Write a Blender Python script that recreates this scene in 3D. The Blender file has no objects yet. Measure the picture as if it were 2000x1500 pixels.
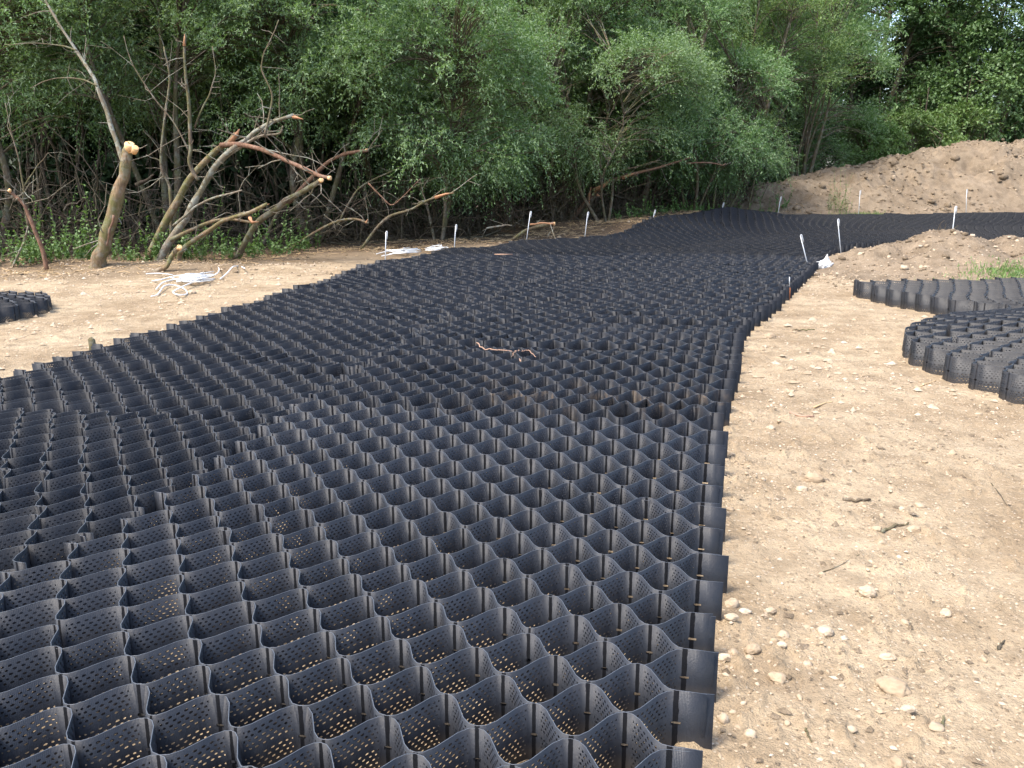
import bpy, math, random
import numpy as np
from mathutils import Vector, Matrix, noise as mnoise

rng = np.random.default_rng(7)
random.seed(7)
scene = bpy.context.scene
col = scene.collection

# ------------------------------------------------------------------ camera, sky, sun, exposure
CAM_H = 1.65
F = 1730.0 / 2000.0
TH = math.atan(403.0 / 1730.0)
cam_d = bpy.data.cameras.new("camera")
cam_d.sensor_width = 36.0
cam_d.lens = 36.0 * F
cam_d.clip_end = 2000.0
cam_d.clip_start = 0.05
cam = bpy.data.objects.new("camera", cam_d)
cam.location = (0, 0, CAM_H)
cam.rotation_euler = (math.pi / 2 - TH, 0, 0)
col.objects.link(cam)
scene.camera = cam

SUN_EL = math.radians(58)
SUN_DIR = Vector((-0.80, -0.52, 0)).normalized() * math.cos(SUN_EL) + Vector((0, 0, math.sin(SUN_EL)))
world = bpy.data.worlds.new("World")
scene.world = world
world.use_nodes = True
wn = world.node_tree.nodes
wl = world.node_tree.links
sky = wn.new("ShaderNodeTexSky")
sky.sky_type = 'NISHITA'
sky.sun_disc = False
sky.sun_elevation = SUN_EL
sky.sun_rotation = math.atan2(SUN_DIR.x, SUN_DIR.y)
sky.air_density = 1.0
sky.dust_density = 3.0
sky.ozone_density = 1.0
wn["Background"].inputs["Strength"].default_value = 0.15
wl.new(sky.outputs[0], wn["Background"].inputs[0])
sun_d = bpy.data.lights.new("sun", 'SUN')
sun_d.energy = 1.6
sun_d.angle = math.radians(14)
sun_d.color = (1.0, 0.95, 0.87)
sun = bpy.data.objects.new("sun", sun_d)
sun.rotation_euler = SUN_DIR.to_track_quat('Z', 'Y').to_euler()
sun.location = (0, 0, 30)
col.objects.link(sun)

vs = scene.view_settings
scene.display_settings.display_device = 'sRGB'
vs.view_transform = 'Standard'
vs.look = 'None'
vs.exposure = 1.85
vs.gamma = 1.0
vs.use_curve_mapping = False
scene.cycles.transparent_max_bounces = 24
scene.cycles.max_bounces = 6
scene.cycles.diffuse_bounces = 4
scene.cycles.glossy_bounces = 2
scene.cycles.transmission_bounces = 3


# ------------------------------------------------------------------ helpers
def Wp(px, py, y):
    """A point of the place at forward distance y seen in the direction of photo pixel px, py."""
    u = (px - 1000) / 1730.0
    v = (750 - py) / 1730.0
    f = math.cos(TH) + v * math.sin(TH)
    up = -math.sin(TH) + v * math.cos(TH)
    t = y / f
    return np.array([u * t, y, CAM_H + up * t])


def Gp(px, py, z=0.0):
    u = (px - 1000) / 1730.0
    v = (750 - py) / 1730.0
    f = math.cos(TH) + v * math.sin(TH)
    up = -math.sin(TH) + v * math.cos(TH)
    t = (z - CAM_H) / up
    return np.array([u * t, f * t, z])


def mesh_np(name, verts, faces4=None, faces3=None, mats=(), smooth=False, uv=None, attr=None, midx=None):
    """verts (n,3), faces4 (m,4), faces3 (k,3)"""
    me = bpy.data.meshes.new(name)
    verts = np.asarray(verts, np.float32)
    f4 = np.zeros((0, 4), np.int32) if faces4 is None else np.asarray(faces4, np.int32)
    f3 = np.zeros((0, 3), np.int32) if faces3 is None else np.asarray(faces3, np.int32)
    me.vertices.add(len(verts))
    me.vertices.foreach_set("co", verts.ravel())
    nl = f4.size + f3.size
    me.loops.add(nl)
    li = np.concatenate([f4.ravel(), f3.ravel()])
    me.loops.foreach_set("vertex_index", li)
    nf = len(f4) + len(f3)
    me.polygons.add(nf)
    st = np.concatenate([np.arange(len(f4)) * 4, len(f4) * 4 + np.arange(len(f3)) * 3]).astype(np.int32)
    me.polygons.foreach_set("loop_start", st)
    if smooth:
        me.polygons.foreach_set("use_smooth", np.ones(nf, bool))
    for m in mats:
        me.materials.append(m)
    if midx is not None:
        me.polygons.foreach_set("material_index", np.asarray(midx, np.int32))
    if uv is not None:
        l = me.uv_layers.new(name="UVMap")
        l.data.foreach_set("uv", np.asarray(uv, np.float32)[li].ravel())
    if attr is not None:
        for an, dom, val in attr:
            a = me.attributes.new(an, 'FLOAT', dom)
            a.data.foreach_set("value", np.asarray(val, np.float32))
    me.update(calc_edges=True)
    me.validate()
    return me


def obj(name, me, parent=None, label=None, cat=None, group=None, kind=None):
    o = bpy.data.objects.new(name, me)
    col.objects.link(o)
    if parent is not None:
        o.parent = parent
    tag(o, label, cat, group, kind)
    return o


def tag(o, label=None, cat=None, group=None, kind=None):
    if label: o["label"] = label
    if cat: o["category"] = cat
    if group: o["group"] = group
    if kind: o["kind"] = kind
    return o


def empty(name, loc, label, cat, group=None):
    o = bpy.data.objects.new(name, None)
    o.location = loc
    col.objects.link(o)
    return tag(o, label, cat, group)


def sstep(a, b, x):
    t = np.clip((np.asarray(x, float) - a) / (b - a), 0, 1)
    return t * t * (3 - 2 * t)


# value noise, vectorised
_perm = np.random.default_rng(3).random((256, 256)).astype(np.float64)


def vnoise(x, y):
    x = np.asarray(x, float); y = np.asarray(y, float)
    xi = np.floor(x).astype(int); yi = np.floor(y).astype(int)
    fx = x - xi; fy = y - yi
    fx = fx * fx * (3 - 2 * fx); fy = fy * fy * (3 - 2 * fy)
    a = _perm[xi & 255, yi & 255]; b = _perm[(xi + 1) & 255, yi & 255]
    c = _perm[xi & 255, (yi + 1) & 255]; d = _perm[(xi + 1) & 255, (yi + 1) & 255]
    return (a * (1 - fx) + b * fx) * (1 - fy) + (c * (1 - fx) + d * fx) * fy


def fbm(x, y, f=1.0, o=4, g=0.5, off=0.0):
    s = 0; a = 1; n = 0
    for k in range(o):
        s = s + a * (vnoise(x * f + 17.3 * k + off, y * f + 9.1 * k - off) - 0.5)
        n += a; a *= g; f *= 2.03
    return s / n


def tubes(polys, sides=6, cap=True):
    """polys: list of (points (k,3), radii (k)). Returns verts, quads, tris"""
    V = []; Q = []; T3 = []; n0 = 0
    ang = np.linspace(0, 2 * np.pi, sides, endpoint=False)
    ca, sa = np.cos(ang), np.sin(ang)
    for P, R in polys:
        P = np.asarray(P, float); R = np.broadcast_to(np.asarray(R, float), (len(P),))
        t = np.gradient(P, axis=0)
        t /= np.linalg.norm(t, axis=1, keepdims=True) + 1e-9
        ref = np.array([0.31, 0.17, 0.93]) if abs(t[:, 2]).mean() < 0.8 else np.array([0.9, 0.4, 0.1])
        a = np.cross(t, ref); a /= np.linalg.norm(a, axis=1, keepdims=True) + 1e-9
        b = np.cross(t, a)
        ring = P[:, None, :] + R[:, None, None] * (a[:, None, :] * ca[None, :, None] + b[:, None, :] * sa[None, :, None])
        k = len(P)
        V.append(ring.reshape(-1, 3))
        i = np.arange(k - 1)[:, None] * sides; j = np.arange(sides)[None, :]; j2 = (j + 1) % sides
        q = np.stack([i + j, i + j2, i + sides + j2, i + sides + j], -1).reshape(-1, 4) + n0
        Q.append(q)
        if cap:
            c0 = n0 + k * sides
            V.append(P[[0, -1]])
            jj = np.arange(sides); jj2 = (jj + 1) % sides
            T3.append(np.stack([np.full(sides, c0), n0 + jj2, n0 + jj], -1))
            T3.append(np.stack([np.full(sides, c0 + 1), n0 + (k - 1) * sides + jj, n0 + (k - 1) * sides + jj2], -1))
            n0 += 2
        n0 += k * sides
    return np.concatenate(V), np.concatenate(Q), (np.concatenate(T3) if T3 else None)


def tubes_batch(P, R, sides=3):
    """P (n,k,3), R (n,k)"""
    n, k, _ = P.shape
    t = np.gradient(P, axis=1); t /= np.linalg.norm(t, axis=2, keepdims=True) + 1e-9
    ref = np.array([0.31, 0.57, 0.75])
    a = np.cross(t, ref); a /= np.linalg.norm(a, axis=2, keepdims=True) + 1e-9
    b = np.cross(t, a)
    ang = np.linspace(0, 2 * np.pi, sides, endpoint=False)
    ring = P[:, :, None, :] + R[:, :, None, None] * (a[:, :, None, :] * np.cos(ang)[:, None] + b[:, :, None, :] * np.sin(ang)[:, None])
    V = ring.reshape(-1, 3)
    base = (np.arange(n) * k * sides)[:, None, None] + (np.arange(k - 1) * sides)[None, :, None]
    j = np.arange(sides)[None, None, :]; j2 = (j + 1) % sides
    Q = np.stack([base + j, base + j2, base + sides + j2, base + sides + j], -1).reshape(-1, 4)
    return V, Q


def smooth_line(pts, n=4):
    """Catmull-Rom through pts"""
    P = np.asarray(pts, float)
    if len(P) < 3:
        return P
    E = np.vstack([2 * P[0] - P[1], P, 2 * P[-1] - P[-2]])
    out = []
    for i in range(1, len(E) - 2):
        for t in np.linspace(0, 1, n, endpoint=False):
            p0, p1, p2, p3 = E[i - 1], E[i], E[i + 1], E[i + 2]
            out.append(0.5 * (2 * p1 + (p2 - p0) * t + (2 * p0 - 5 * p1 + 4 * p2 - p3) * t * t + (3 * p1 - p0 - 3 * p2 + p3) * t ** 3))
    out.append(P[-1])
    return np.array(out)


def join(parts):
    """list of (V,Q,T) -> V,Q,T"""
    V = []; Q = []; T3 = []; n = 0
    for p in parts:
        v, q = p[0], p[1]
        t = p[2] if len(p) > 2 else None
        V.append(v)
        if q is not None and len(q): Q.append(np.asarray(q) + n)
        if t is not None and len(t): T3.append(np.asarray(t) + n)
        n += len(v)
    return np.concatenate(V), (np.concatenate(Q) if Q else None), (np.concatenate(T3) if T3 else None)


# ------------------------------------------------------------------ materials
class NT:
    def __init__(self, name):
        self.m = bpy.data.materials.new(name)
        self.m.use_nodes = True
        self.t = self.m.node_tree
        self.t.nodes.clear()
        self.out = self.t.nodes.new("ShaderNodeOutputMaterial")

    def n(self, typ, **kw):
        nd = self.t.nodes.new(typ)
        for k, v in kw.items():
            setattr(nd, k, v)
        return nd

    def l(self, a, b):
        self.t.links.new(a, b)

    def math(self, op, a, b=None, clamp=False):
        nd = self.n("ShaderNodeMath", operation=op, use_clamp=clamp)
        for i, x in enumerate([a, b]):
            if x is None: continue
            if isinstance(x, (int, float)): nd.inputs[i].default_value = x
            else: self.l(x, nd.inputs[i])
        return nd.outputs[0]

    def mix(self, fac, a, b):
        nd = self.n("ShaderNodeMix", data_type='RGBA')
        for s, x in ((0, fac), (6, a), (7, b)):
            if isinstance(x, (int, float)): nd.inputs[s].default_value = x
            elif isinstance(x, tuple): nd.inputs[s].default_value = (*x, 1)
            else: self.l(x, nd.inputs[s])
        return nd.outputs[2]

    def noise(self, scale, detail=4, rough=0.55, vec=None, out=0):
        nd = self.n("ShaderNodeTexNoise")
        nd.inputs["Scale"].default_value = scale
        nd.inputs["Detail"].default_value = detail
        nd.inputs["Roughness"].default_value = rough
        if vec is not None: self.l(vec, nd.inputs["Vector"])
        return nd.outputs[out]

    def ramp(self, fac, stops):
        nd = self.n("ShaderNodeValToRGB")
        cr = nd.color_ramp
        while len(cr.elements) > 1: cr.elements.remove(cr.elements[-1])
        for i, (p, c) in enumerate(stops):
            e = cr.elements[0] if i == 0 else cr.elements.new(p)
            e.position = p
            e.color = (*c, 1) if isinstance(c, tuple) else (c, c, c, 1)
        self.l(fac, nd.inputs[0])
        return nd.outputs[0]

    def bsdf(self, color, rough=0.8, spec=0.3, bump=None, bstr=0.3, bdist=0.01, metallic=0.0):
        b = self.n("ShaderNodeBsdfPrincipled")
        for s, x in (("Base Color", color), ("Roughness", rough), ("Specular IOR Level", spec), ("Metallic", metallic)):
            if isinstance(x, tuple): b.inputs[s].default_value = (*x, 1)
            elif isinstance(x, (int, float)): b.inputs[s].default_value = x
            else: self.l(x, b.inputs[s])
        if bump is not None:
            bn = self.n("ShaderNodeBump")
            bn.inputs["Strength"].default_value = bstr
            bn.inputs["Distance"].default_value = bdist
            self.l(bump, bn.inputs["Height"])
            self.l(bn.outputs[0], b.inputs["Normal"])
        return b

    def done(self, shader):
        self.l(shader.outputs[0] if hasattr(shader, "outputs") else shader, self.out.inputs[0])
        return self.m


def soil_material(name, tint, pale, dark, damp=True):
    k = NT(name)
    pos = k.n("ShaderNodeNewGeometry").outputs["Position"]
    big = k.noise(0.9, 7, 0.66, pos)
    mid = k.noise(4.0, 6, 0.62, pos)
    fin = k.noise(38.0, 5, 0.65, pos)
    c = k.mix(k.ramp(big, [(0.38, 0.0), (0.62, 1.0)]), tint, pale)
    c = k.mix(k.math('MULTIPLY', k.ramp(mid, [(0.42, 0.0), (0.70, 1.0)]), 0.65), c, dark)
    c = k.mix(k.math('MULTIPLY', k.ramp(fin, [(0.50, 0.0), (0.72, 1.0)]), 0.55), c, dark)
    # pale grit
    vo = k.n("ShaderNodeTexVoronoi"); vo.inputs["Scale"].default_value = 55.0
    k.l(pos, vo.inputs["Vector"])
    hsv = k.n("ShaderNodeSeparateColor"); k.l(vo.outputs["Color"], hsv.inputs[0])
    grit = k.math('MULTIPLY', k.math('GREATER_THAN', hsv.outputs[0], 0.80), k.math('LESS_THAN', vo.outputs["Distance"], 0.33))
    c = k.mix(k.math('MULTIPLY', grit, 0.5), c, (0.48, 0.40, 0.30))
    if damp:
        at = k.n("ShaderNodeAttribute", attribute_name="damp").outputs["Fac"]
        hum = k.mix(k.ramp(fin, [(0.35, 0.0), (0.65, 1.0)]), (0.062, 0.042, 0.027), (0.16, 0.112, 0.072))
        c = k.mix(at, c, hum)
    h = k.math('ADD', k.math('MULTIPLY', fin, 0.7), k.math('MULTIPLY', k.noise(140.0, 3, 0.6, pos), 0.3))
    h = k.math('ADD', h, k.math('MULTIPLY', grit, 0.25))
    h = k.math('ADD', h, k.math('MULTIPLY', mid, 1.2))
    return k.done(k.bsdf(c, 0.95, 0.12, h, 0.9, 0.03))


M_GROUND = soil_material("dry_loam", (0.268, 0.200, 0.125), (0.395, 0.312, 0.206), (0.150, 0.107, 0.066))
M_MOUND = soil_material("dug_soil", (0.180, 0.137, 0.092), (0.245, 0.190, 0.131), (0.094, 0.068, 0.044), damp=False)


def stone_material():
    k = NT("pale_stone")
    oi = k.n("ShaderNodeObjectInfo")
    at = k.n("ShaderNodeAttribute", attribute_name="rnd").outputs["Fac"]
    pos = k.n("ShaderNodeNewGeometry").outputs["Position"]
    r = k.math('FRACT', k.math('ADD', at, oi.outputs["Random"]))
    c = k.ramp(r, [(0.0, (0.29, 0.22, 0.145)), (0.35, (0.34, 0.265, 0.18)), (0.65, (0.39, 0.31, 0.22)), (0.9, (0.42, 0.34, 0.25)), (0.97, (0.46, 0.40, 0.32)), (1.0, (0.32, 0.25, 0.185))])
    nz = k.noise(35, 5, 0.6, pos)
    c = k.mix(k.math('MULTIPLY', k.ramp(nz, [(0.42, 0.0), (0.62, 1.0)]), 0.6), c, (0.25, 0.18, 0.112))
    return k.done(k.bsdf(c, 0.85, 0.2, nz, 0.3, 0.01))


M_STONE = stone_material()


def plastic_material(name, base, rough, dusty, holes=True, stripe=0.0, hole_r=0.25, spec=0.33):
    """Perforated textured black sheet: UV.x counts half cells (whole numbers at the welds), UV.y is height 0..1."""
    k = NT(name)
    uvn = k.n("ShaderNodeUVMap"); sx = k.n("ShaderNodeSeparateXYZ"); k.l(uvn.outputs[0], sx.inputs[0])
    U, Vv = sx.outputs[0], sx.outputs[1]
    ph = k.math('FRACT', U)
    pos = k.n("ShaderNodeNewGeometry").outputs["Position"]
    n1 = k.noise(2.2, 5, 0.6, pos)
    n2 = k.noise(26.0, 4, 0.6, pos)
    c = k.mix(k.ramp(n1, [(0.35, 0.0), (0.7, 1.0)]), base, tuple(min(1, b * 1.45) for b in base))
    dustf = k.math('MULTIPLY', k.ramp(n2, [(0.46, 0.0), (0.75, 1.0)]), dusty)
    # dust gathers low on the wall and as stains
    low = k.math('MULTIPLY', k.ramp(k.math('ADD', Vv, k.math('MULTIPLY', n2, -0.25)), [(0.0, 1.0), (0.22, 0.0)]), 0.13)
    c = k.mix(k.math('MAXIMUM', dustf, low), c, (0.17, 0.135, 0.10))
    at = k.n("ShaderNodeAttribute", attribute_name="stain").outputs["Fac"]
    st = k.math('MULTIPLY', at, k.ramp(k.noise(9.0, 4, 0.6, pos), [(0.50, 0.0), (0.68, 1.0)]))
    c = k.mix(k.math('MULTIPLY', st, 0.7), c, (0.13, 0.093, 0.058))
    # weld line: distance from the nearest whole number
    wd = k.math('ABSOLUTE', k.math('SUBTRACT', k.math('FRACT', k.math('ADD', U, 0.5)), 0.5))
    wob = k.math('MULTIPLY', k.noise(30.0, 2, 0.5, pos), 0.03)
    weld = k.math('LESS_THAN', k.math('ADD', wd, wob), 0.062)
    if stripe > 0:
        c = k.mix(k.math('MULTIPLY', weld, stripe), c, (0.0035, 0.0035, 0.004))
    # bump: fine ribs and texture
    rib = k.math('SINE', k.math('MULTIPLY', U, 330.0))
    h = k.math('ADD', k.math('MULTIPLY', rib, 0.25), k.noise(160.0, 2, 0.5, pos))
    rg = k.math('ADD', rough, k.math('MULTIPLY', weld, 0.2 if stripe else 0.0))
    b = k.bsdf(c, rg, k.math('SUBTRACT', spec, k.math('MULTIPLY', weld, 0.30 if stripe else 0.0)), h, 0.25, 0.004)
    if not holes:
        return k.done(b)
    nx, ny = 11.0, 13.0
    row = k.math('FLOOR', k.math('MULTIPLY', Vv, ny))
    odd = k.math('MULTIPLY', k.math('MODULO', row, 2.0), 0.5)
    cx = k.math('SUBTRACT', k.math('FRACT', k.math('ADD', k.math('MULTIPLY', ph, nx), odd)), 0.5)
    cy = k.math('SUBTRACT', k.math('FRACT', k.math('MULTIPLY', Vv, ny)), 0.5)
    d = k.math('SQRT', k.math('ADD', k.math('MULTIPLY', cx, cx), k.math('MULTIPLY', cy, cy)))
    hole = k.math('LESS_THAN', d, hole_r)
    gate = k.math('MULTIPLY', k.math('GREATER_THAN', ph, 0.18), k.math('LESS_THAN', ph, 0.82))
    gate = k.math('MULTIPLY', gate, k.math('GREATER_THAN', k.math('ABSOLUTE', k.math('SUBTRACT', ph, 0.5)), 0.0))
    gate = k.math('MULTIPLY', gate, k.math('MULTIPLY', k.math('GREATER_THAN', row, 0.5), k.math('LESS_THAN', row, ny - 1.5)))
    gate = k.math('MULTIPLY', gate, k.math('GREATER_THAN', k.math('ABSOLUTE', k.math('SUBTRACT', row, 6.0)), 0.5))
    hole = k.math('MULTIPLY', hole, gate)
    slot = k.math('MULTIPLY', k.math('LESS_THAN', wd, 0.085), k.math('LESS_THAN', k.math('ABSOLUTE', k.math('SUBTRACT', Vv, 0.44)), 0.028))
    tr = k.n("ShaderNodeBsdfTransparent")
    mx = k.n("ShaderNodeMixShader")
    k.l(k.math('MAXIMUM', hole, slot), mx.inputs[0])
    k.l(b.outputs[0], mx.inputs[1]); k.l(tr.outputs[0], mx.inputs[2])
    return k.done(mx)


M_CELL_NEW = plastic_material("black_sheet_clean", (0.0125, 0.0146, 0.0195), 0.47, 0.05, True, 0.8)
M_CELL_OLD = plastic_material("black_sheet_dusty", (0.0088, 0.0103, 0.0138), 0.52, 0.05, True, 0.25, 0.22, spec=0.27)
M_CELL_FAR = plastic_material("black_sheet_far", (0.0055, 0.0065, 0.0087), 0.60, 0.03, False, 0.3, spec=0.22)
M_CELL_TALL = plastic_material("black_sheet_tall", (0.0125, 0.0132, 0.0152), 0.48, 0.10, True, 0.2, 0.26)
k = NT("skylit_cut_edge")
M_EDGE = k.done(k.bsdf((0.068, 0.078, 0.093), 0.45, 0.5))  # cut rim of the sheet, paler: sky reflection painted into its colour


def bark_material(name, c1, c2, moss=0.0, lichen=0.0):
    k = NT(name)
    pos = k.n("ShaderNodeNewGeometry").outputs["Position"]
    mp = k.n("ShaderNodeMapping"); mp.inputs["Scale"].default_value = (1, 1, 0.35); k.l(pos, mp.inputs[0])
    n1 = k.noise(22, 6, 0.65, mp.outputs[0])
    c = k.mix(k.ramp(n1, [(0.35, 0.0), (0.68, 1.0)]), c1, c2)
    if moss:
        ms = k.math('MULTIPLY', k.ramp(k.noise(2.6, 4, 0.6, pos), [(0.42, 0.0), (0.6, 1.0)]), moss)
        c = k.mix(ms, c, (0.10, 0.11, 0.035))
    if lichen:
        ls = k.math('MULTIPLY', k.ramp(k.noise(7.0, 5, 0.65, pos), [(0.5, 0.0), (0.58, 1.0)]), lichen)
        c = k.mix(ls, c, (0.27, 0.29, 0.25))
    return k.done(k.bsdf(c, 0.9, 0.15, n1, 0.8, 0.02))


M_BARK = bark_material("bark", (0.07, 0.052, 0.035), (0.16, 0.122, 0.085), 0.5, 0.25)
M_BARK_MOSS = bark_material("mossy_bark", (0.11, 0.075, 0.045), (0.24, 0.165, 0.10), 0.75, 0.25)
M_BARK_RED = bark_material("torn_bark", (0.11, 0.06, 0.04), (0.24, 0.135, 0.09), 0.1, 0.1)
M_BARK_GREY = bark_material("lichen_bark", (0.12, 0.095, 0.07), (0.24, 0.20, 0.155), 0.3, 0.55)
M_TWIG = bark_material("dead_twig", (0.040, 0.030, 0.022), (0.11, 0.082, 0.062), 0.2, 0.1)
k = NT("fresh_cut_wood")
_p = k.n("ShaderNodeNewGeometry").outputs["Position"]
_n = k.noise(30, 4, 0.6, _p)
M_WOOD = k.done(k.bsdf(k.mix(_n, (0.66, 0.36, 0.15), (0.76, 0.52, 0.28)), 0.7, 0.2, _n, 0.4, 0.01))
k = NT("splintered_wood")
_p = k.n("ShaderNodeNewGeometry").outputs["Position"]
_n = k.noise(26, 4, 0.6, _p)
M_SPLINT = k.done(k.bsdf(k.mix(_n, (0.30, 0.14, 0.075), (0.48, 0.27, 0.15)), 0.8, 0.2, _n, 0.5, 0.01))


def leaf_material(name, stops, under, trans=0.3, rough=0.50):
    k = NT(name)
    at = k.n("ShaderNodeAttribute", attribute_name="rnd").outputs["Fac"]
    oi = k.n("ShaderNodeObjectInfo").outputs["Random"]
    geo = k.n("ShaderNodeNewGeometry")
    c = k.ramp(at, stops)
    hs = k.n("ShaderNodeHueSaturation")
    k.l(c, hs.inputs["Color"])
    k.l(k.math('ADD', 0.488, k.math('MULTIPLY', oi, 0.024)), hs.inputs["Hue"])
    k.l(k.math('ADD', 0.88, k.math('MULTIPLY', oi, 0.24)), hs.inputs["Value"])
    c = k.mix(k.math('MULTIPLY', geo.outputs["Backfacing"], 0.75), hs.outputs[0], under)
    b = k.bsdf(c, rough, 0.4)
    t = k.n("ShaderNodeBsdfTranslucent")
    k.l(k.mix(0.5, c, (0.12, 0.20, 0.03)), t.inputs[0])
    mx = k.n("ShaderNodeMixShader"); mx.inputs[0].default_value = trans
    k.l(b.outputs[0], mx.inputs[1]); k.l(t.outputs[0], mx.inputs[2])
    return k.done(mx)


M_LEAF_WILLOW = leaf_material("willow_leaf", [(0.0, (0.085, 0.175, 0.046)), (0.45, (0.155, 0.275, 0.080)), (0.8, (0.230, 0.360, 0.130)), (1.0, (0.33, 0.42, 0.17))], (0.24, 0.33, 0.19), 0.46)
M_LEAF_PALE = leaf_material("pale_willow_leaf", [(0.0, (0.130, 0.225, 0.060)), (0.5, (0.205, 0.330, 0.085)), (1.0, (0.33, 0.43, 0.11))], (0.25, 0.35, 0.15), 0.48)
M_LEAF_DARK = leaf_material("dark_leaf", [(0.0, (0.055, 0.120, 0.036)), (0.6, (0.095, 0.190, 0.056)), (1.0, (0.155, 0.25, 0.07))], (0.12, 0.19, 0.08), 0.30)
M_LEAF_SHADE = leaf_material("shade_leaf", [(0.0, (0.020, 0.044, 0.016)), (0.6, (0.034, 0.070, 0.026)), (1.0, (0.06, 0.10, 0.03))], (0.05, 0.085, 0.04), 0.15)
M_LEAF_WEED = leaf_material("weed_leaf", [(0.0, (0.07, 0.14, 0.03)), (0.6, (0.11, 0.21, 0.045)), (1.0, (0.17, 0.26, 0.06))], (0.14, 0.22, 0.08))
k = NT("galvanised_steel"); M_STEEL = k.done(k.bsdf((0.46, 0.48, 0.50), 0.5, 0.5, metallic=0.4))
k = NT("white_cord"); M_CORD = k.done(k.bsdf((0.66, 0.66, 0.65), 0.6, 0.3))
k = NT("rusty_iron"); M_RUST = k.done(k.bsdf((0.24, 0.09, 0.04), 0.9, 0.2))
k = NT("straw"); M_STRAW = k.done(k.bsdf((0.42, 0.30, 0.17), 0.9, 0.1))
k = NT("pale_root"); M_ROOT = k.done(k.bsdf((0.32, 0.20, 0.14), 0.8, 0.2))

# ------------------------------------------------------------------ the lie of the land
# stations along the track: inner (right) edge, middle seam, outer (left) edge
ST = np.array([
    [(0.35, 1.35), (-2.30, 1.90), (-5.40, 2.30)],
    [(0.54, 2.20), (-2.10, 2.75), (-5.00, 3.20)],
    [(0.77, 3.00), (-1.75, 3.65), (-4.60, 4.10)],
    [(1.05, 4.20), (-1.55, 4.95), (-4.15, 5.40)],
    [(1.32, 5.28), (-1.42, 5.85), (-3.95, 6.30)],
    [(1.80, 6.90), (-1.16, 7.28), (-3.80, 7.60)],
    [(2.45, 9.10), (-0.73, 9.42), (-3.42, 9.65)],
    [(3.35, 11.06), (-0.20, 11.45), (-3.10, 11.55)],
    [(4.25, 13.10), (0.45, 13.6), (-2.76, 13.65)],
    [(5.32, 15.60), (1.42, 16.1), (-2.38, 16.2)],
    [(6.10, 17.30), (2.60, 18.5), (-1.25, 18.3)],
    [(7.10, 19.30), (3.90, 20.3), (0.23, 19.9)],
    [(8.60, 20.90), (5.40, 22.0), (2.30, 21.6)],
    [(10.2, 22.00), (7.20, 23.6), (3.76, 24.5)],
    [(12.0, 22.80), (9.40, 25.2), (6.40, 26.9)],
    [(14.0, 23.30), (11.5, 26.2), (8.60, 28.7)],
    [(17.0, 23.80), (14.8, 27.0), (12.0, 29.4)],
    [(23.0, 24.20), (21.5, 27.4), (18.0, 30.3)],
    [(30.0, 24.50), (29.0, 27.7), (27.0, 30.8)]], float)
_seg = np.linalg.norm(np.diff(ST.mean(1), axis=0), axis=1)
SV = np.concatenate([[0], np.cumsum(_seg)])          # metres along the track


def _dense(P):
    """smooth curve through the stations as a function of SV"""
    m = np.gradient(P, SV, axis=0)
    vv = np.linspace(0, SV[-1], 2400)
    i = np.clip(np.searchsorted(SV, vv, side='right') - 1, 0, len(SV) - 2)
    h = (SV[i + 1] - SV[i])[:, None]; t = ((vv - SV[i]) / (SV[i + 1] - SV[i]))[:, None]
    h00 = 2 * t ** 3 - 3 * t ** 2 + 1; h10 = t ** 3 - 2 * t ** 2 + t; h01 = -2 * t ** 3 + 3 * t ** 2; h11 = t ** 3 - t ** 2
    return vv, h00 * P[i] + h10 * h * m[i] + h01 * P[i + 1] + h11 * h * m[i + 1]


ST[:, 0] += np.array([-0.085, 0.03])
VV, CR_ = _dense(ST[:, 0]); _, CS_ = _dense(ST[:, 1]); _, CL_ = _dense(ST[:, 2])


def edge(C, v):
    return np.stack([np.interp(v, VV, C[:, 0]), np.interp(v, VV, C[:, 1])], -1)


# bank under the outer edge
BK = np.array([(-2.36, 16.0, 0.0), (-1.9, 17.2, 0.0), (-1.25, 18.3, 0.07), (-0.4, 19.2, 0.03), (0.23, 19.9, 0.14), (1.3, 20.8, 0.12), (2.3, 21.6, 0.14),
               (3.1, 23.2, 0.22), (3.76, 24.5, 0.42), (5.0, 25.8, 0.44), (6.4, 26.9, 0.58), (7.4, 27.9, 0.42), (8.6, 28.7, 0.22), (12.0, 29.4, 0.2),
               (18.0, 30.3, 0.25), (27.0, 30.8, 0.25), (60, 33, 0.3)])


def bank(x, y):
    x = np.asarray(x, float); y = np.asarray(y, float)
    best = np.full(x.shape, 1e9); hh = np.zeros(x.shape); sd = np.zeros(x.shape)
    for a, b in zip(BK[:-1], BK[1:]):
        dx, dy = b[0] - a[0], b[1] - a[1]
        L2 = dx * dx + dy * dy
        t = np.clip(((x - a[0]) * dx + (y - a[1]) * dy) / L2, 0, 1)
        ex = x - a[0] - t * dx; ey = y - a[1] - t * dy
        d = np.hypot(ex, ey)
        m = d < best
        best = np.where(m, d, best)
        hh = np.where(m, a[2] + t * (b[2] - a[2]), hh)
        sd = np.where(m, dx * ey - dy * ex, sd)   # >0 on the outer (left) side
    inner = hh * (1 - sstep(0.0, 2.6, best))
    outer = hh * (1 - 0.6 * sstep(1.2, 6.0, best))
    return np.where(sd > 0, outer, inner)


def land(x, y):
    """smooth ground height, also what the mats lie on"""
    z = bank(x, y) + 0.18 * sstep(23, 30, y) * 0.6
    z = z + 0.035 * fbm(x, y, 0.35, 3) * sstep(1.0, 8.0, y) + 0.085 * fbm(x, y, 0.75, 3, 0.5, 20.0) * sstep(2.5, 8.0, y)
    z = z + 0.09 * np.exp(-(((y - 16.0 + 0.1 * x) / 0.55) ** 2)) * (1 - sstep(-4.6, -3.4, x)) * (0.7 + vnoise(x * 1.7, y))
    return z


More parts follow.
